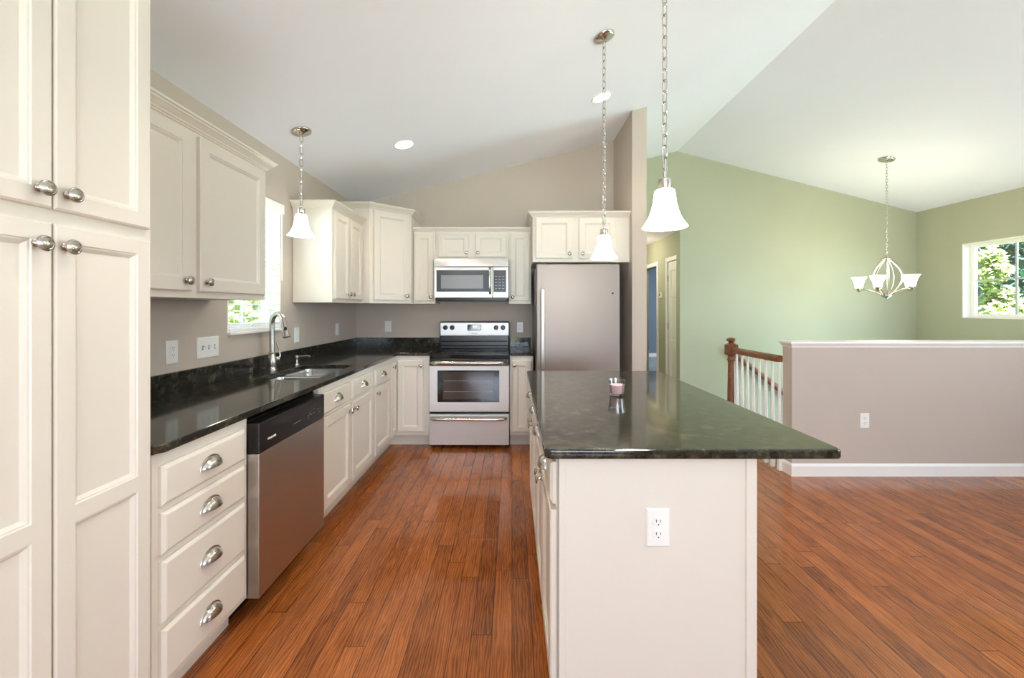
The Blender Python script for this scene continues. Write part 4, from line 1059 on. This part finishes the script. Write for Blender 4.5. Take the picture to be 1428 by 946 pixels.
# ------------------------------------------------------------------ stair railing
NX, NY = 2.203, 4.07
rl = root('stair_railing', (NX, 3.7, 0), 'oak railing with white balusters between its newel post and the half wall', 'railing')
bm = B(); lo = 0.026
box(bm, NX-0.045, NX+0.045, NY-0.045, NY+0.045, 0, 0.16, 0.003)
lathe(bm, [(0.043, 0.16), (0.036, 0.18), (0.03, 0.2), (0.034, 0.23), (0.036, 0.5), (0.03, 0.80), (0.033, 0.815), (0.04, 0.825), (0.033, 0.84), (0.031, 0.86), (0.042, 0.872)], (NX, NY, 0), (0, 0, 1), 20)
box(bm, NX-0.048, NX+0.048, NY-0.048, NY+0.048, 0.872, 0.982, 0.008)
lathe(bm, [(0.045, 0.982), (0.03, 0.992), (0.024, 1.0), (0.03, 1.008), (0.044, 1.016), (0.047, 1.026), (0.04, 1.038), (0.02, 1.046), (0, 1.049)], (NX, NY, 0), (0, 0, 1), 20)
obj('newel_post', bm, M['oak'], rl, smooth=35)
bm = B(); sec = [(-0.028, 0.0), (-0.03, 0.02), (-0.026, 0.04), (-0.014, 0.054), (0, 0.057), (0.014, 0.054), (0.026, 0.04), (0.03, 0.02), (0.028, 0.0)]
ra = [bm.verts.new((NX+0.015+s[0], HW[2]+0.001, 0.897+s[1])) for s in sec]; rb = [bm.verts.new((NX+s[0], NY-0.047, 0.897+s[1])) for s in sec]
bridge(bm, ra, rb); bm.faces.new(ra); bm.faces.new(rb[::-1])
obj('handrail', bm, M['oak'], rl, smooth=50)
for k in range(8):
    y = 3.975-0.0885*k; bm = B(); x = NX+0.002+0.013*k/8
    box(bm, x-0.016, x+0.016, y-0.016, y+0.016, 0, 0.2, 0.002)
    lathe(bm, [(0.0155, 0.2), (0.014, 0.215), (0.0165, 0.225), (0.0155, 0.24), (0.017, 0.3), (0.011, 0.75), (0.0095, 0.897)], (x, y, 0), (0, 0, 1), 12)
    obj('baluster', bm, M['trim'], rl, smooth=35, label='white tapered baluster')
hr = root('stair_handrail', (3.5, YG-0.06, 0.4), 'oak handrail descending along the green wall beyond the white balusters', 'handrail')
sl = -0.49/0.63
bm = B(); P0 = V((2.98, YG-0.065, 0.745)); P1 = V((5.0, YG-0.065, 0.745+sl*2.02))
tube(bm, [P0, P0.lerp(P1, 0.5), P1], 0.037, 12, flat=0.7)
obj('rail', bm, M['oak'], hr, smooth=True)
bm = B()
for x in (3.15, 4.0, 4.8): tube(bm, [(x, YG-0.065, 0.745+sl*(x-2.98)-0.03), (x, YG-0.04, 0.745+sl*(x-2.98)-0.06), (x, YG, 0.745+sl*(x-2.98)-0.06)], 0.006, 8)
obj('bracket', bm, M['hinge'], hr, smooth=True)

# ------------------------------------------------------------------ outdoors
struct('ground', box(B(), -60, 60, -50, 70, -2.9, -2.7), M['lawn'])
def tree(x, y, h, r, m, label, n=2600, leaf=0.1, z0=-2.7, low=0.12):
    t = root('tree', (x, y, z0), label, 'tree', 'trees outside the windows')
    obj('trunk', tube(B(), [(x, y, z0), (x+0.1, y, z0+h*0.4), (x, y+0.1, z0+h*0.9)], [0.16, 0.12, 0.03], 8), M['bark'], t, smooth=True)
    bm = B(); rnd = random.Random(int(x*100+y*10))
    blobs = [(V((rnd.uniform(-.6, .6)*r, rnd.uniform(-.6, .6)*r, h*(low+rnd.random()*(0.95-low)))), rnd.uniform(.3, .55)*r) for _ in range(26)]
    for _ in range(n):
        c, br = rnd.choice(blobs)
        k = max(0.35, 1.15-c.z/h)
        d = V((rnd.gauss(0, 1), rnd.gauss(0, 1), rnd.gauss(0, .8))).normalized()*br*(rnd.random()**0.4)
        p = V((x, y, z0))+V((c.x*k, c.y*k, c.z))+d
        u = V((rnd.gauss(0, 1), rnd.gauss(0, 1), rnd.gauss(0, 1))).normalized(); w = u.orthogonal().normalized()
        s = leaf*rnd.uniform(.6, 1.3)
        bm.faces.new([bm.verts.new(p+u*a*s+w*b*s*0.6) for a, b in ((-1, 0), (0, -1), (1, 0), (0, 1))])
    obj('foliage', bm, m, t)
tree(15.5, 13.15, 6.3, 0.85, M['leaf_l'], 'pale sunlit tree outside the front window, showing in its first panes', 6500)
tree(17.9, 14.3, 4.4, 0.8, M['leaf_l'], 'low sunlit shrubby tree outside the front window', 4500)
for i, (x, y, h) in enumerate(((25, 20.5, 13), (33, 23.5, 15), (33, 31, 14), (24, 27.8, 12))):
    tree(x, y, h, 3.6, M['leaf_d'], 'dark woodland tree behind the pale trees outside the front window', 6000, 0.26, low=0.03)
tree(-6.6, 9.8, 6.5, 2.0, M['leaf_l'], 'leafy green tree outside the kitchen window', 5000)
tree(-9.5, 12.5, 8.0, 2.6, M['leaf_l'], 'tall green tree farther off outside the kitchen window', 5000)
tree(-12, 22, 11, 3.6, M['leaf_d'], 'dark tree in the distance outside the kitchen window', 3400, 0.3)
